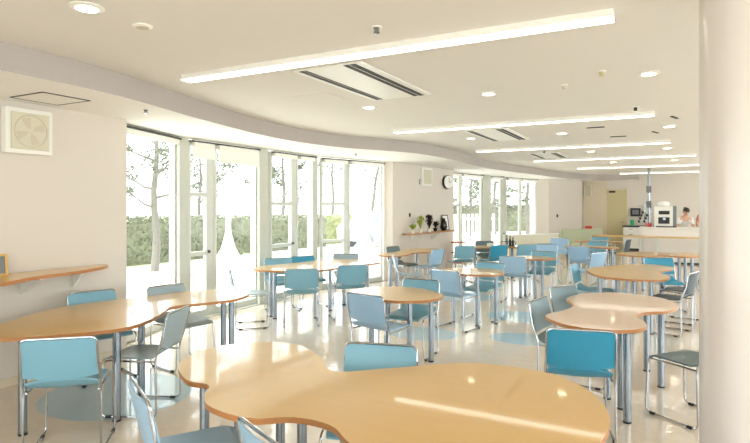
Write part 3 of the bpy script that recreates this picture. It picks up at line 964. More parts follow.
def person(loc, rz, label, shirt, lean):
    t = thing('person', label, 'person', loc, rz, 'people behind the counter')
    L = lean
    # local front is -Y
    sh = (0, -0.05 - 0.22 * L, 1.34 - 0.10 * L)
    j = {
        'pelvis': ((0, 0, 0.92), (0.15, 0.11)), 'waist': ((0, -0.02 - 0.06 * L, 1.06), (0.13, 0.10)), 'chest': ((0, -0.03 - 0.15 * L, 1.22 - 0.05 * L), (0.155, 0.11)),
        'collar': ((sh[0], sh[1], sh[2]), (0.10, 0.07)), 'neck': ((0, sh[1] - 0.03, sh[2] + 0.06), 0.055), 'head': ((0, sh[1] - 0.06, sh[2] + 0.13), 0.05),
    }
    e = [('pelvis', 'waist'), ('waist', 'chest'), ('chest', 'collar'), ('collar', 'neck'), ('neck', 'head')]
    for s, k in ((-1, 'l'), (1, 'r')):
        j['sh' + k] = ((0.16 * s, sh[1], sh[2] - 0.02), 0.06)
        j['el' + k] = ((0.22 * s, sh[1] - 0.05, sh[2] - 0.27), 0.042)
        j['wr' + k] = ((0.13 * s, sh[1] - 0.27, sh[2] - 0.33), 0.028)
        j['pa' + k] = ((0.11 * s, sh[1] - 0.35, sh[2] - 0.345), (0.034, 0.016))
        e += [('collar', 'sh' + k), ('sh' + k, 'el' + k), ('el' + k, 'wr' + k), ('wr' + k, 'pa' + k)]
        for q in range(4):
            j['f%s%d' % (k, q)] = (((0.085 + 0.02 * q) * s, sh[1] - 0.41 + 0.006 * abs(q - 1.5), sh[2] - 0.36), 0.009)
            j['g%s%d' % (k, q)] = (((0.083 + 0.021 * q) * s, sh[1] - 0.44 + 0.008 * abs(q - 1.5), sh[2] - 0.385), 0.007)
            e += [('pa' + k, 'f%s%d' % (k, q)), ('f%s%d' % (k, q), 'g%s%d' % (k, q))]
        j['t' + k] = ((0.06 * s, sh[1] - 0.33, sh[2] - 0.36), 0.010)
        j['tt' + k] = ((0.05 * s, sh[1] - 0.365, sh[2] - 0.37), 0.008)
        e += [('wr' + k, 't' + k), ('t' + k, 'tt' + k)]
        j['hip' + k] = ((0.09 * s, 0.0, 0.86), 0.085)
        j['kn' + k] = ((0.10 * s, -0.01, 0.48), 0.06)
        j['an' + k] = ((0.10 * s, 0.02, 0.08), 0.04)
        j['to' + k] = ((0.11 * s, -0.14, 0.035), (0.035, 0.03))
        e += [('pelvis', 'hip' + k), ('hip' + k, 'kn' + k), ('kn' + k, 'an' + k), ('an' + k, 'to' + k)]
    body = skin_body('body', j, e, 'skin', t)
    # head joined into the body mesh
    hc = (0, sh[1] - 0.085, sh[2] + 0.20)
    hb, HM = head_mesh(hc, 1.0, 0.55 * L + 0.1, 0)
    bm = bmesh.new(); bm.from_mesh(body.data)
    tmp = bpy.data.meshes.new('tmp'); hb.to_mesh(tmp); bm.from_mesh(tmp); bpy.data.meshes.remove(tmp); hb.free()
    bm.to_mesh(body.data); bm.free()
    for p in body.data.polygons:
        p.use_smooth = True
    # face
    bm = bmesh.new()
    for s in (-1, 1):
        bmesh.ops.create_uvsphere(bm, u_segments=8, v_segments=6, radius=0.009, matrix=HM @ Matrix.Translation((0.03 * s, -0.085, 0.012)))
    obj('eyes', bm, 'black', t, True)
    bm = bmesh.new(); bmesh.ops.create_uvsphere(bm, u_segments=10, v_segments=6, radius=0.02, matrix=HM @ Matrix.Translation((0, -0.088, -0.055)) @ Matrix.Diagonal((1, 0.3, 0.25, 1))); obj('mouth', bm, 'pinkcloth', t, True)
    # hair cap
    bm = bmesh.new()
    bmesh.ops.create_uvsphere(bm, u_segments=24, v_segments=16, radius=1)
    kill = [v for v in bm.verts if (v.co.z < -0.45) or (v.co.y < -0.25 and v.co.z < 0.38)]
    bmesh.ops.delete(bm, geom=kill, context='VERTS')
    bmesh.ops.transform(bm, matrix=HM @ Matrix.Diagonal((0.090, 0.108, 0.126, 1)), verts=bm.verts)
    geom = bm.faces[:]
    bmesh.ops.solidify(bm, geom=geom, thickness=0.008)
    bmesh.ops.create_uvsphere(bm, u_segments=12, v_segments=8, radius=0.045, matrix=HM @ Matrix.Translation((0, 0.12, 0.02)))
    obj('hair', bm, 'hair', t, True)
    # shirt: a slightly larger skin of torso and upper arms
    js = {k: (j[k][0], tuple(r + 0.014 for r in (j[k][1] if isinstance(j[k][1], tuple) else (j[k][1],) * 2))) for k in ('pelvis', 'waist', 'chest', 'collar', 'shl', 'shr', 'ell', 'elr')}
    for k in ('l', 'r'):
        a, b = Vector(j['sh' + k][0]), Vector(j['el' + k][0])
        js['el' + k] = (tuple(a.lerp(b, 0.7)), (0.062, 0.062))
    skin_body('shirt', js, [('pelvis', 'waist'), ('waist', 'chest'), ('chest', 'collar'), ('collar', 'shl'), ('collar', 'shr'), ('shl', 'ell'), ('shr', 'elr')], shirt, t)
    jt = {'p': (j['pelvis'][0], (0.16, 0.12))}
    et = []
    for k in ('l', 'r'):
        jt['h' + k] = (j['hip' + k][0], (0.1, 0.1)); jt['k' + k] = (j['kn' + k][0], (0.075, 0.075)); jt['a' + k] = ((j['an' + k][0][0], 0.02, 0.12), (0.06, 0.06))
        et += [('p', 'h' + k), ('h' + k, 'k' + k), ('k' + k, 'a' + k)]
    skin_body('trousers', jt, et, 'dark', t)
    return t


person((0.30, 19.0, 0), 0.35, 'person in a white short-sleeved top bending over behind the counter', 'shirt', 1.0)
person((0.95, 19.1, 0), -0.3, 'person with dark hair in a pinkish top, nearly hidden by the column', 'pinkcloth', 0.2)

# ================================================================== BENCHES by the far wall
t = thing('wall_bench', 'cream built-in bench with a high back below the far windows', 'bench', (0, 0, 0), 0, 'benches along the far wall')
bm = bmesh.new(); obox(bm, (-4.30, 16.6), (-3.18, 18.4), 0.10, 0.0, 0.71); obj('backrest', bm, 'cream', t)
bm = bmesh.new(); obox(bm, (-4.32, 16.58), (-3.17, 18.42), 0.16, 0.71, 0.735); obj('back_ledge', bm, 'white', t)
bm = bmesh.new(); obox(bm, (-4.30, 16.6), (-3.18, 18.4), 0.42, 0.36, 0.44, side=-0.27); obj('seat', bm, 'cream', t)
bm = bmesh.new(); obox(bm, (-4.26, 16.65), (-3.22, 18.35), 0.36, 0.0, 0.36, side=-0.25); obj('base', bm, 'beigeboard', t)
t = thing('wall_bench', 'olive green vinyl bench with a padded back before the far wall', 'bench', (0, 0, 0), 0, 'benches along the far wall')
bm = bmesh.new(); obox(bm, (-3.10, 18.4), (-2.0, 19.75), 0.14, 0.40, 0.86); bmesh.ops.bevel(bm, geom=bm.edges[:], offset=0.03, segments=3, affect='EDGES'); obj('backrest', bm, 'bench', t, True)
bm = bmesh.new(); obox(bm, (-3.10, 18.4), (-2.0, 19.75), 0.46, 0.34, 0.46, side=-0.29); bmesh.ops.bevel(bm, geom=bm.edges[:], offset=0.03, segments=3, affect='EDGES'); obj('seat', bm, 'bench', t, True)
bm = bmesh.new(); obox(bm, (-3.06, 18.45), (-2.04, 19.7), 0.44, 0.0, 0.34, side=-0.2); obj('base', bm, 'dark', t)
tag(obj('tissue_box', B(-0.1, 0.1, -0.05, 0.05, 0, 0.085, bev=0.01), 'red', None, False, (-2.35, 19.33, 0.86)), 'small red box on top of the olive bench back', 'box')

# ================================================================== WALL SHELVES
def wall_shelf(label, pts, z, brackets, wx, name='wall_shelf'):
    t = thing(name, label, 'shelf', (0, 0, 0), 0, 'wooden wall shelves')
    bm = bmesh.new(); prism(bm, pts, z - 0.03, z)
    o = obj('board', bm, 'wood', t)
    o.data.materials.append(M['edge'])
    for p in o.data.polygons:
        if abs(p.normal.z) < 0.3:
            p.material_index = 1
    for (x0, y0, ln) in brackets:
        bm = bmesh.new()
        v = []
        for yy in (y0 - 0.012, y0 + 0.012):
            v.append([bm.verts.new((x0, yy, z - 0.03)), bm.verts.new((x0 + ln, yy, z - 0.03)), bm.verts.new((x0 + ln, yy, z - 0.05)), bm.verts.new((x0, yy, z - 0.2))])
        bm.faces.new(v[0]); bm.faces.new(v[1][::-1])
        for i in range(4):
            bm.faces.new([v[0][(i + 1) % 4], v[0][i], v[1][i], v[1][(i + 1) % 4]])
        obj('bracket', bm, 'white', t)
    return t


sh1 = [(v.x, v.y) for v in ospline([(-5.19, 3.72), (-5.1, 3.76), (-5.0, 3.66), (-4.9, 3.45), (-4.82, 3.2), (-4.8, 2.98), (-4.76, 2.78), (-4.68, 2.62), (-4.6, 2.4), (-4.6, 2.0), (-4.75, 1.6), (-5.19, 1.5)], 5)]
wall_shelf('wavy-edged wooden shelf on the left wall above the left table', sh1, 1.0, [(-5.19, 3.45, 0.14), (-5.19, 2.95, 0.3), (-5.19, 2.1, 0.4)], -5.2)
t = thing('photo_frame', 'small wooden picture frame leaning on the left wall shelf at the edge of view', 'frame', (-5.07, 2.66, 1.0), math.radians(75))
obj('frame', box(box(box(box(bmesh.new(), -.1, .1, -.01, .01, 0, .02), -.1, .1, -.01, .01, .17, .19), -.1, -.08, -.01, .01, .02, .17), .08, .1, -.01, .01, .02, .17), 'wood', t)
obj('picture', B(-.08, .08, .0, .006, .02, .17), 'screen', t)
t.rotation_euler = (math.radians(-10), 0, math.radians(78))
sh2 = [(v.x, v.y) for v in ospline([(-5.15, 11.0), (-5.0, 10.85), (-4.85, 11.0), (-4.83, 11.6), (-4.8, 12.4), (-4.77, 12.9), (-4.78, 13.3), (-4.86, 13.45), (-5.0, 13.4)], 4)]
wall_shelf('wooden shelf with plants on the middle wall between the window bays', sh2, 1.0, [(-5.12, 11.4, 0.25), (-5.05, 12.4, 0.25)], -5.1)


def pot_plant(x, y, z, h, m, label, potm='white', seed=1, n=26, spread=0.09):
    rnd = random.Random(seed)
    t = thing('potted_plant', label, 'plant', (x, y, z), 0, 'small plants on the middle wall shelf')
    bm = bmesh.new(); lathe(bm, [(0.035, 0), (0.05, 0.07), (0.054, 0.08), (0.046, 0.08), (0.044, 0.07)], 16); obj('pot', bm, potm, t, True)
    bm = bmesh.new()
    for i in range(n):
        a = rnd.uniform(0, 2 * PI); ln = h * rnd.uniform(0.5, 1); sp_ = rnd.uniform(0.1, 1) * spread
        p0 = Vector((0, 0, 0.07)); p1 = Vector((math.cos(a) * sp_ * .5, math.sin(a) * sp_ * .5, 0.07 + ln * .6)); p2 = Vector((math.cos(a) * sp_, math.sin(a) * sp_, 0.07 + ln))
        tube(bm, [p0, p1, p2], 0.003, 5)
        s_ = Vector((-math.sin(a), math.cos(a), 0)) * 0.022
        u = (p2 - p1).normalized() * 0.05
        vs_ = [bm.verts.new(q) for q in (p2 - u * .5, p2 + s_, p2 + u, p2 - s_)]
        bm.faces.new(vs_)
        vs_ = [bm.verts.new(q) for q in (p1 - u * .5, p1 - s_ * .9 + Vector((0, 0, .02)), p1 + u, p1 + s_ * .9)]
        bm.faces.new(vs_)
    obj('leaves', bm, m, t)
    return t


pot_plant(-4.98, 11.15, 1.0, 0.10, 'leaf', 'low light green plant at the left end of the plant shelf', seed=2)
pot_plant(-4.97, 11.55, 1.0, 0.27, 'leaf', 'tall yellow-green plant second from left on the plant shelf', seed=3)
pot_plant(-4.92, 11.95, 1.0, 0.30, 'black', 'tall dark-leaved plant in the middle of the plant shelf', 'white', seed=4, n=60, spread=0.1)
pot_plant(-4.93, 12.35, 1.0, 0.13, 'black', 'small dark plant right of the tall dark one on the shelf', 'black', seed=5, n=40)
bm = bmesh.new(); lathe(bm, [(0.05, 0), (0.09, 0.08), (0.07, 0.2), (0.03, 0.27), (0.04, 0.3)], 18)
tag(obj('vase', bm, 'black', None, True, (-4.88, 12.78, 1.0)), 'black vase left of the picture on the plant shelf', 'vase')
t = thing('photo_frame', 'framed picture leaning at the right of the plant shelf', 'frame', (-4.93, 13.1, 1.0), math.radians(83))
obj('frame', box(box(box(box(bmesh.new(), -.15, .15, -.01, .01, 0, .02), -.15, .15, -.01, .01, .36, .38), -.15, -.13, -.01, .01, .02, .36), .13, .15, -.01, .01, .02, .36), 'dark', t)
obj('picture', B(-.13, .13, -.002, .006, .02, .36), 'paper', t)
t.rotation_euler = (math.radians(-8), 0, math.radians(83))


# wall devices
def wall_rot(p0, p1):
    return math.atan2(p1[1] - p0[1], p1[0] - p0[0])


MW = wall_rot((-5.2, 10.6), (-4.98, 13.75))
t = thing('wall_speaker', 'cream square ventilation fan box high on the left wall', 'fan', (-5.2, 2.99, 2.07), PI / 2)
t.name = 'ventilation_fan'
obj('housing', B(-0.21, 0.21, -0.07, 0.0, 0, 0.41, bev=0.012), 'white', t)
obj('grille', B(-0.17, 0.17, -0.085, -0.07, 0.04, 0.37, bev=0.006), 'panel', t)
bm = bmesh.new()
for k in range(4):
    a = 2 * PI * k / 4 + 0.4
    q = [(0.02, -0.2), (0.125, -0.35), (0.135, 0.25), (0.06, 0.35)]
    lo = [bm.verts.new((r_ * math.cos(a + d_), -0.0855, 0.205 + r_ * math.sin(a + d_))) for r_, d_ in q]
    hi = [bm.verts.new((v.co.x, -0.089, v.co.z)) for v in lo]
    bm.faces.new(lo[::-1]); bm.faces.new(hi)
    for e_ in range(4):
        bm.faces.new([lo[e_], lo[(e_ + 1) % 4], hi[(e_ + 1) % 4], hi[e_]])
tube(bm, [(0.145 * math.cos(2 * PI * e_ / 28), -0.088, 0.205 + 0.145 * math.sin(2 * PI * e_ / 28)) for e_ in range(29)], 0.004, 6)
obj('blades', bm, 'beigeboard', t)
t = thing('control_box', 'cream control box with a framed front on the middle wall beside the clock', 'box', (-5.12, 12.15, 2.07), MW)
obj('case', B(-0.26, 0.26, -0.08, 0.01, 0, 0.43, bev=0.01), 'white', t)
obj('cover', B(-0.2, 0.2, -0.09, -0.08, 0.05, 0.38), 'panel', t)
obj('side_switch', B(-0.34, -0.27, -0.03, 0.01, 0.03, 0.16), 'screen', t)
bm = bmesh.new(); bmesh.ops.create_cone(bm, cap_ends=True, segments=36, radius1=0.17, radius2=0.17, depth=0.06, matrix=Matrix.Rotation(PI / 2, 4, 'X'))
t = thing('wall_clock', 'round white wall clock with a dark rim at the corner of the middle wall', 'clock', (-4.93, 13.2, 2.2), MW - 0.35)
obj('rim', bm, 'dark', t, True)
bm = bmesh.new(); bmesh.ops.create_cone(bm, cap_ends=True, segments=36, radius1=0.16, radius2=0.16, depth=0.01, matrix=Matrix.Translation((0, -0.034, 0)) @ Matrix.Rotation(PI / 2, 4, 'X')); obj('dial', bm, 'white', t)
obj('hand', B(-0.004, 0.004, -0.045, -0.04, 0, 0.12), 'black', t)
obj('hand', B(0, 0.08, -0.045, -0.04, -0.005, 0.005), 'black', t)
tag(obj('light_switch', B(-0.03, 0.03, -0.02, 0.01, 0, 0.08, bev=0.004), 'black', None, False, (-5.15, 11.35, 1.36)), 'tiny black switch on the middle wall above the plant shelf', 'switch').rotation_euler = (0, 0, MW)
tag(obj('light_switch', B(-0.03, 0.03, -0.02, 0.01, 0, 0.1, bev=0.004), 'black', None, False, (-3.54, 20.5, 1.2)), 'tiny black switch on the far wall above the benches', 'switch').rotation_euler = (0, 0, wall_rot((-3.74, 19.95), (-2.95, 22.2)))
t = thing('wall_fan_box', 'small cream box high on the far wall left of the back door', 'box', (-2.8, 22.5, 1.98))
t.name = 'electrical_box'
obj('case', B(-0.08, 0.17, -0.1, 0, 0, 0.42, bev=0.01), 'panel', t)
obj('cover', B(-0.02, 0.15, -0.11, -0.1, 0.03, 0.39), 'beigeboard', t)

# wooden magazine rack
t = thing('shelf_rack', 'white rack with three reddish wooden shelves at the corner of the middle wall', 'rack', (-4.72, 13.4, 0))
for x in (-0.15, 0.13):
    for y in (-0.14, 0.16):
        obj('post', B(x, x + 0.022, y, y + 0.022, 0, 0.74), 'white', t)
for z in (0.17, 0.42, 0.67):
    obj('shelf', B(-0.15, 0.152, -0.16, 0.2, z, z + 0.025, bev=0.004), 'redwood', t)

# condiments on the far window table
t = thing('condiment_caddy', 'dark wire caddy on the far window table', 'caddy', (-3.2, 12.4, 0.70))
bm = bmesh.new(); tube(bm, round_path([(-.14, -.08, .01), (.14, -.08, .01), (.14, .08, .01), (-.14, .08, .01), (-.14, -.08, .01)], .02, 3), .006); tube(bm, round_path([(-.14, -.08, .1), (.14, -.08, .1), (.14, .08, .1), (-.14, .08, .1), (-.14, -.08, .1)], .02, 3), .006)
for x in (-.14, .14):
    for y in (-.08, .08):
        tube(bm, [(x, y, 0.005), (x, y, .1)], .006, 6)
obj('rack', bm, 'dark', t, True)
obj('tray', B(-.135, .135, -.075, .075, .004, .012), 'dark', t)
BOT = [('white bottle with a black cap at the left of the caddy', 'white', -.1, .26), ('clear bottle in the middle of the caddy', 'screen', -.03, .22), ('dark sauce bottle right of the middle in the caddy', 'black', .04, .19), ('short dark jar at the right end of the caddy', 'dark', .105, .16)]
for lb, m_, x, h in BOT:
    bm = bmesh.new(); lathe(bm, [(.024, 0), (.028, .01), (.028, h * .65), (.012, h * .85), (.012, h)], 14)
    r_ = thing('bottle', lb, 'bottle', (-3.2 + x, 12.4, 0.7125), 0, 'bottles in the caddy')
    obj('body', bm, m_, r_, True)
    bm = bmesh.new(); cyl(bm, 0, 0, h, h + .025, .016, 12); obj('cap', bm, 'black', r_, True)
tag(obj('napkin_box', B(-.06, .06, -.08, .08, 0, .07, bev=0.01), 'white', None, False, (-3.55, 12.2, 0.70)), 'white napkin box on the far window table left of the caddy', 'box')

# ================================================================== CEILING FITTINGS
STR = [(-3.74, -0.29, 3.52), (-3.64, -0.17, 7.5), (-3.44, 0.0, 10.9), (-2.95, 0.5, 13.9), (-2.40, 1.1, 17.2), (-1.5, 2.0, 20.6)]
NM = ['nearest', 'second', 'third', 'fourth', 'fifth', 'farthest']
for i, (x0, x1, y) in enumerate(STR):
    t = thing('strip_light', 'white linear ceiling light, the %s of six from the camera' % NM[i], 'ceiling light', ((x0 + x1) / 2, y, HC), 0, 'linear ceiling lights')
    h = (x1 - x0) / 2
    obj('housing', B(-h, h, -0.055, 0.055, -0.046, 0.0), 'white', t)
    obj('diffuser', B(-h, h, -0.055, 0.055, -0.052, -0.0455), 'lamp', t)


def downlight(x, y, z, r, label, lit=True, grp='round downlights'):
    t = thing('downlight', label, 'ceiling light', (x, y, z), 0, grp)
    bm = bmesh.new(); lathe(bm, [(r * 1.5, 0.0), (r * 1.5, -0.006), (r, -0.012), (r * 0.98, -0.004), (r * .98, 0.0)], 32); obj('trim_ring', bm, 'white', t, True)
    bm = bmesh.new(); cyl(bm, 0, 0, -0.0135, -0.0115, r * 0.97, 32); obj('lens' if lit else 'baffle', bm, 'down' if lit else 'beigeboard', t)


DL = [(-2.95, 2.04, 0.062, 'big lit downlight at the top left corner of the ceiling', True),
      (-2.95, 2.42, 0.04, 'small unlit spotlight beside the top left downlight', False),
      (-3.06, 5.62, 0.06, 'lit downlight just right of the nearest air conditioner', True),
      (-1.62, 5.5, 0.06, 'lit downlight in the middle of the ceiling between the first two strips', True),
      (-0.16, 5.31, 0.06, 'lit downlight near the column between the first two strips', True),
      (-0.01, 8.96, 0.07, 'lit downlight near the column between the second and third strips', True),
      (-1.49, 9.04, 0.07, 'lit downlight in the middle between the second and third strips', True),
      (-2.95, 9.0, 0.06, 'lit downlight at left between the second and third strips', True),
      (-0.05, 12.3, 0.07, 'lit downlight near the column between the third and fourth strips', True),
      (-1.45, 12.3, 0.07, 'lit downlight in the middle between the third and fourth strips', True),
      (0.1, 15.6, 0.07, 'lit downlight between the fourth and fifth strips, near the counter', True),
      (-1.3, 15.6, 0.07, 'lit downlight between the fourth and fifth strips, over the far tables', True)]
for x, y, r, lb, lit in DL:
    downlight(x, y, HC, r, lb, lit)


def sprinkler(x, y, z, label, r=0.03, m='steel'):
    t = thing('sprinkler', label, 'sprinkler', (x, y, z), 0, 'small round ceiling sensors and sprinklers')
    bm = bmesh.new(); cyl(bm, 0, 0, -0.008, 0, r * 1.2, 20); obj('plate', bm, 'white', t, True)
    bm = bmesh.new(); lathe(bm, [(r * .3, -0.045), (r * .7, -0.042), (r * .5, -0.02), (r * .8, -0.008)], 16); obj('head', bm, m, t, True)


for x, y, z, lb, m_ in [(-1.65, 3.13, HC, 'chrome sprinkler head on the ceiling above the nearest strip light', 'steel'),
                        (-0.51, 5.05, HC, 'yellowish ceiling sensor left of the downlight near the column', 'door'),
                        (-0.88, 5.46, HC, 'olive ceiling sensor between two downlights in mid-ceiling', 'panel'),
                        (-4.49, 3.72, HS, 'small sprinkler on the low soffit near the first window', 'steel'),
                        (-4.95, 8.6, HS, 'tiny sprinkler on the low soffit above the window doors', 'steel'),
                        (-0.35, 7.05, HC, 'small sensor just before the right end of the second strip light', 'dark'),
                        (-2.3, 11.8, HC, 'small sprinkler on the far ceiling between strips', 'dark'),
                        (-0.9, 11.2, HC, 'small sprinkler on the far ceiling toward the column', 'dark')]:
    sprinkler(x, y, z, lb, m=m_)

for i, (x, y0, y1) in enumerate([(-2.47, 3.82, 5.22), (-2.42, 8.05, 9.5), (-2.4, 12.2, 13.5)]):
    t = thing('air_conditioner', ['ceiling air conditioner panel with two long dark slots, behind the nearest strip light', 'ceiling air conditioner panel with dark slots, between the second and third strips', 'farthest ceiling air conditioner panel with dark slots'][i], 'air conditioner', (x, (y0 + y1) / 2, HC - 0.001), 0, 'ceiling air conditioners')
    h = (y1 - y0) / 2
    obj('panel', B(-0.33, 0.33, -h - 0.02, h + 0.02, -0.012, 0), 'white', t)
    for a, b in ((-0.28, -0.235), (-0.222, -0.205), (0.155, 0.20), (0.215, 0.265)):
        obj('slot', B(a, b, -h, h, -0.0145, -0.0115), 'slot', t)
# hatch in the low soffit
t = thing('ceiling_hatch', 'square access hatch with a dark outline in the low soffit at left', 'hatch', (-4.79, 2.97, HS))
obj('panel', B(-0.22, 0.22, -0.2, 0.2, -0.004, 0), 'soffit', t)
bm = bmesh.new()
for a in ((-0.235, -0.222, -0.215, 0.215), (0.222, 0.235, -0.215, 0.215), (-0.235, 0.235, -0.215, -0.202), (-0.235, 0.235, 0.202, 0.215)):
    box(bm, a[0], a[1], a[2], a[3], -0.006, 0)
obj('outline', bm, 'dark', t)
t = thing('ceiling_hatch', 'faint square hatch in the main ceiling left of the nearest air conditioner', 'hatch', (-3.25, 4.9, HC))
obj('panel', B(-0.22, 0.22, -0.22, 0.22, -0.004, 0), 'ceil', t)
for i, (x, y, a) in enumerate([(-0.95, 8.6, 0), (-0.2, 9.6, 1.3), (0.05, 8.1, 1.3), (-0.75, 9.9, 0)]):
    tag(obj('ceiling_slot', B(-0.12, 0.12, -0.018, 0.018, -0.01, 0), 'dark', None, False, (x, y, HC)), ['thin dark ceiling slot left of the far right downlight', 'thin dark ceiling slot right behind the far right downlight', 'thin dark ceiling slot just past the end of the second strip', 'thin dark ceiling slot before the third strip'][i], 'vent', 'thin ceiling slots').rotation_euler = (0, 0, a)


# ================================================================== GARDEN
def hedge(name, label, p0, p1, wdt, h, m, seed):
    rnd = random.Random(seed)
    bm = bmesh.new()
    a, b = Vector((p0[0], p0[1], 0)), Vector((p1[0], p1[1], 0))
    d = (b - a); L = d.length; d.normalize()
    n = Vector((-d.y, d.x, 0))
    obox(bm, p0, p1, wdt * 0.8, -0.05, h * 0.93)
    for i in range(int(L * h * 560)):
        s, v = rnd.uniform(0, L), rnd.uniform(0, 1)
        side = rnd.choice((-1, 1, 0))
        if side:
            c = a + d * s + n * side * wdt * rnd.uniform(0.38, 0.54) + Vector((0, 0, h * v))
        else:
            c = a + d * s + n * wdt * rnd.uniform(-0.5, 0.5) + Vector((0, 0, h * rnd.uniform(0.9, 1.04)))
        q = Vector((rnd.gauss(0, 1), rnd.gauss(0, 1), rnd.gauss(0, 1))).normalized()
        r = q.orthogonal().normalized()
        t_ = q.cross(r)
        k = rnd.uniform(0.03, 0.07)
        bm.faces.new([bm.verts.new(c + r * k), bm.verts.new(c + t_ * k * .6), bm.verts.new(c - r * k), bm.verts.new(c - t_ * k * .6)])
    return tag(obj(name, bm, m), label, 'hedge', 'clipped hedges in the garden')


hedge('hedge', 'grey-green clipped hedge outside the first window beyond the terrace', (-13.6, 9.6), (-13.2, 14.6), 1.0, 1.25, 'hedge', 1)
hedge('hedge', 'clipped hedge outside the middle windows beyond the terrace', (-13.3, 15.2), (-12.6, 18.9), 1.0, 1.22, 'hedge', 2)
hedge('hedge', 'yellow-green topped hedge outside the last window door of the near bay', (-13.6, 20.4), (-11.3, 27.4), 1.2, 1.15, 'hedge_yellow', 3)
hedge('hedge', 'dark low hedge piece outside the far window bay', (-13.0, 32.0), (-6.5, 38.5), 1.0, 1.6, 'hedge', 4)


def tree(x, y, h, label, seed, r=0.13, spread=1.6, leaves=900, lean=0.0, first=0.35):
    rnd = random.Random(seed)
    t = thing('garden_tree', label, 'tree', (x, y, -0.05), 0, 'trees in the garden')
    bm = bmesh.new()
    n = 9
    tr = [Vector((lean * h * (k / n) ** 1.5 + 0.03 * math.sin(k * 1.7 + seed), 0.03 * math.cos(k * 1.3 + seed) - 0.03 * math.cos(seed), h * k / n)) for k in range(n + 1)]
    tube(bm, tr, r, 9, [r * (1 - 0.75 * k / n) for k in range(n + 1)])
    tips = []
    for i in range(13):
        k = first + (1 - first) * i / 13
        fi = k * n
        p = tr[int(fi)].lerp(tr[min(n, int(fi) + 1)], fi - int(fi))
        a = i * 2.4 + seed
        L = spread * (1.15 - 0.6 * k) * rnd.uniform(0.7, 1.1)
        pts = [p]
        for q in range(1, 5):
            f = q / 4
            pts.append(p + Vector((math.cos(a + 0.3 * f) * L * f, math.sin(a + 0.3 * f) * L * f, L * (0.15 * f + 0.35 * f * f) + rnd.uniform(-.04, .04))))
        tube(bm, pts, 0, 6, [r * 0.33 * (1 - 0.18 * q) for q in range(5)])
        for q in (2, 3, 4):
            for z in range(2):
                a2 = a + rnd.uniform(-1.3, 1.3)
                e = pts[q] + Vector((math.cos(a2), math.sin(a2), rnd.uniform(.1, .6))) * L * 0.3
                tube(bm, [pts[q], (pts[q] + e) / 2 + Vector((0, 0, .03)), e], 0, 5, [r * .14, r * .1, r * .06])
                tips.append(e)
    obj('trunk', bm, 'bark', t, True)
    bm = bmesh.new()
    for i in range(leaves):
        c = rnd.choice(tips) + Vector((rnd.gauss(0, .13), rnd.gauss(0, .13), rnd.gauss(0, .06)))
        q = Vector((rnd.gauss(0, 1), rnd.gauss(0, 1), rnd.gauss(0, 1))).normalized(); r_ = q.orthogonal().normalized(); t_ = q.cross(r_)
        k = rnd.uniform(.03, .075)
        bm.faces.new([bm.verts.new(c + r_ * k), bm.verts.new(c + t_ * k * .45), bm.verts.new(c - r_ * k), bm.verts.new(c - t_ * k * .45)])
    obj('foliage', bm, 'needle', t)
    return t


tree(-11.3, 9.65, 4.6, 'pale pine-like tree in front of the hedge outside the first window', 11, r=0.11, spread=1.5, leaves=2600)
tree(-14.9, 14.7, 4.8, 'thin leafy tree outside behind the first window door', 12, r=0.08, spread=1.2, leaves=2200)
tree(-11.9, 14.4, 4.8, 'slender bare-branched tree outside the pane with the half-drawn blind', 13, r=0.07, spread=1.5, leaves=700)
tree(-14.1, 18.5, 5.2, 'leafy tree outside the middle window door', 14, r=0.1, spread=1.3, leaves=3500, first=0.3)
tree(-15.0, 23.7, 5.8, 'tree with leaves high up outside the last window door of the near bay', 15, r=0.1, spread=1.5, leaves=2000, first=0.5)
tree(-14.9, 27.4, 6.4, 'leaning bare-branched tree outside the last pane of the near bay', 16, r=0.12, spread=1.6, leaves=700, lean=0.2)
tree(-8.26, 25.2, 5.0, 'leafy tree outside the large pane of the far bay', 17, r=0.1, spread=1.5, leaves=4500, first=0.2)
tree(-8.9, 31.5, 5.5, 'dense tree outside the middle door of the far bay', 18, r=0.12, spread=1.5, leaves=4500, first=0.15)
tree(-6.4, 28.6, 5.5, 'dense tree outside the last panes of the far bay', 19, r=0.12, spread=1.5, leaves=4500, first=0.15)

# white posts with flared feet on the terrace
for i, (x, y) in enumerate([(-10.9, 11.8), (-9.2, 16.6)]):
    t = thing('parasol_post', ['white post with a flared foot outside the pane with the half-drawn blind', 'white post with a flared foot outside the last pane of the near bay'][i], 'post', (x, y, -0.03), 0, 'white posts on the terrace')
    bm = bmesh.new(); cyl(bm, 0, 0, 0.5, 2.7, 0.07, 16); obj('pole', bm, 'white', t, True)
    bm = bmesh.new(); lathe(bm, [(0.42, 0), (0.4, 0.1), (0.2, 0.45), (0.09, 0.85), (0.08, 0.95)], 24); obj('flared_foot', bm, 'white', t, True)
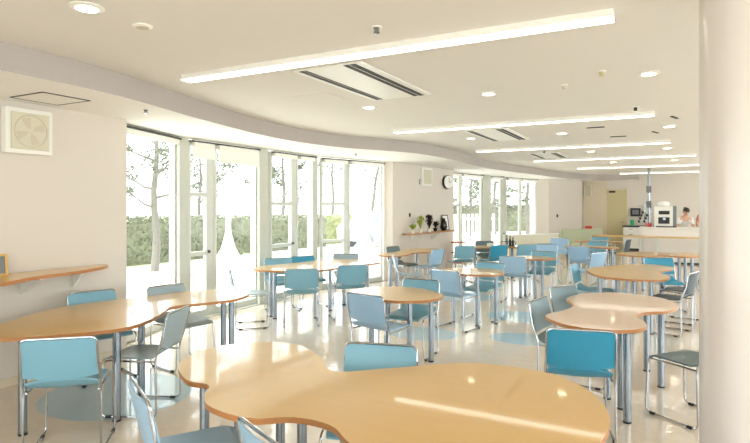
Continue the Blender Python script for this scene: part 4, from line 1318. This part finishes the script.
# picket fence outside the far bay
t = thing('picket_fence', 'white vertical picket fence in the garden outside the far bay', 'fence', (0, 0, 0))
for i in range(16):
    x, y = -8.9 + 0.13 * i, 21.5 + 0.19 * i
    obj('picket', B(x - 0.05, x + 0.05, y - 0.02, y + 0.02, -0.05, 1.25), 'white', t)
bm = bmesh.new(); obox(bm, (-8.95, 21.45), (-6.9, 24.4), 0.03, 0.2, 0.28); obox(bm, (-8.95, 21.45), (-6.9, 24.4), 0.03, 1.0, 1.08); obj('rail', bm, 'white', t)

# small white car parked beyond the terrace
t = thing('car', 'white car parked in the garden outside the last pane of the near bay', 'car', (-10.3, 19.9, -0.03), math.radians(60))
prof = [(-1.6, .3), (-1.62, .75), (-1.5, .9), (-1.1, .98), (-0.7, 1.4), (0.9, 1.45), (1.5, 1.0), (1.65, .9), (1.65, .3)]
bm = bmesh.new()
a_ = [bm.verts.new((x, -.7, z)) for x, z in prof]; b_ = [bm.verts.new((x, .7, z)) for x, z in prof]
for v in a_ + b_:
    if v.co.z > 1.2:
        v.co.y *= .82
bm.faces.new(a_); bm.faces.new(b_[::-1])
for i in range(len(prof)):
    j_ = (i + 1) % len(prof)
    bm.faces.new([a_[j_], a_[i], b_[i], b_[j_]])
obj('body', bm, 'carbody', t)
for s in (-1, 1):
    bm = bmesh.new()
    q = [(-0.95, 1.0), (-0.62, 1.34), (0.05, 1.37), (0.05, 1.0)], [(0.12, 1.0), (0.12, 1.37), (0.82, 1.38), (1.25, 1.0)]
    for pl in q:
        vs_ = [bm.verts.new((x, s * (0.715 - (z - 1.0) * 0.3), z)) for x, z in pl]
        bm.faces.new(vs_ if s < 0 else vs_[::-1])
    obj('side_window', bm, 'screen', t)
for x in (-1.05, 1.05):
    for s in (-1, 1):
        bm = bmesh.new(); bmesh.ops.create_cone(bm, cap_ends=True, segments=24, radius1=.29, radius2=.29, depth=.2, matrix=Matrix.Translation((x, s * .63, .29)) @ Matrix.Rotation(PI / 2, 4, 'X')); obj('wheel', bm, 'screen', t, True)
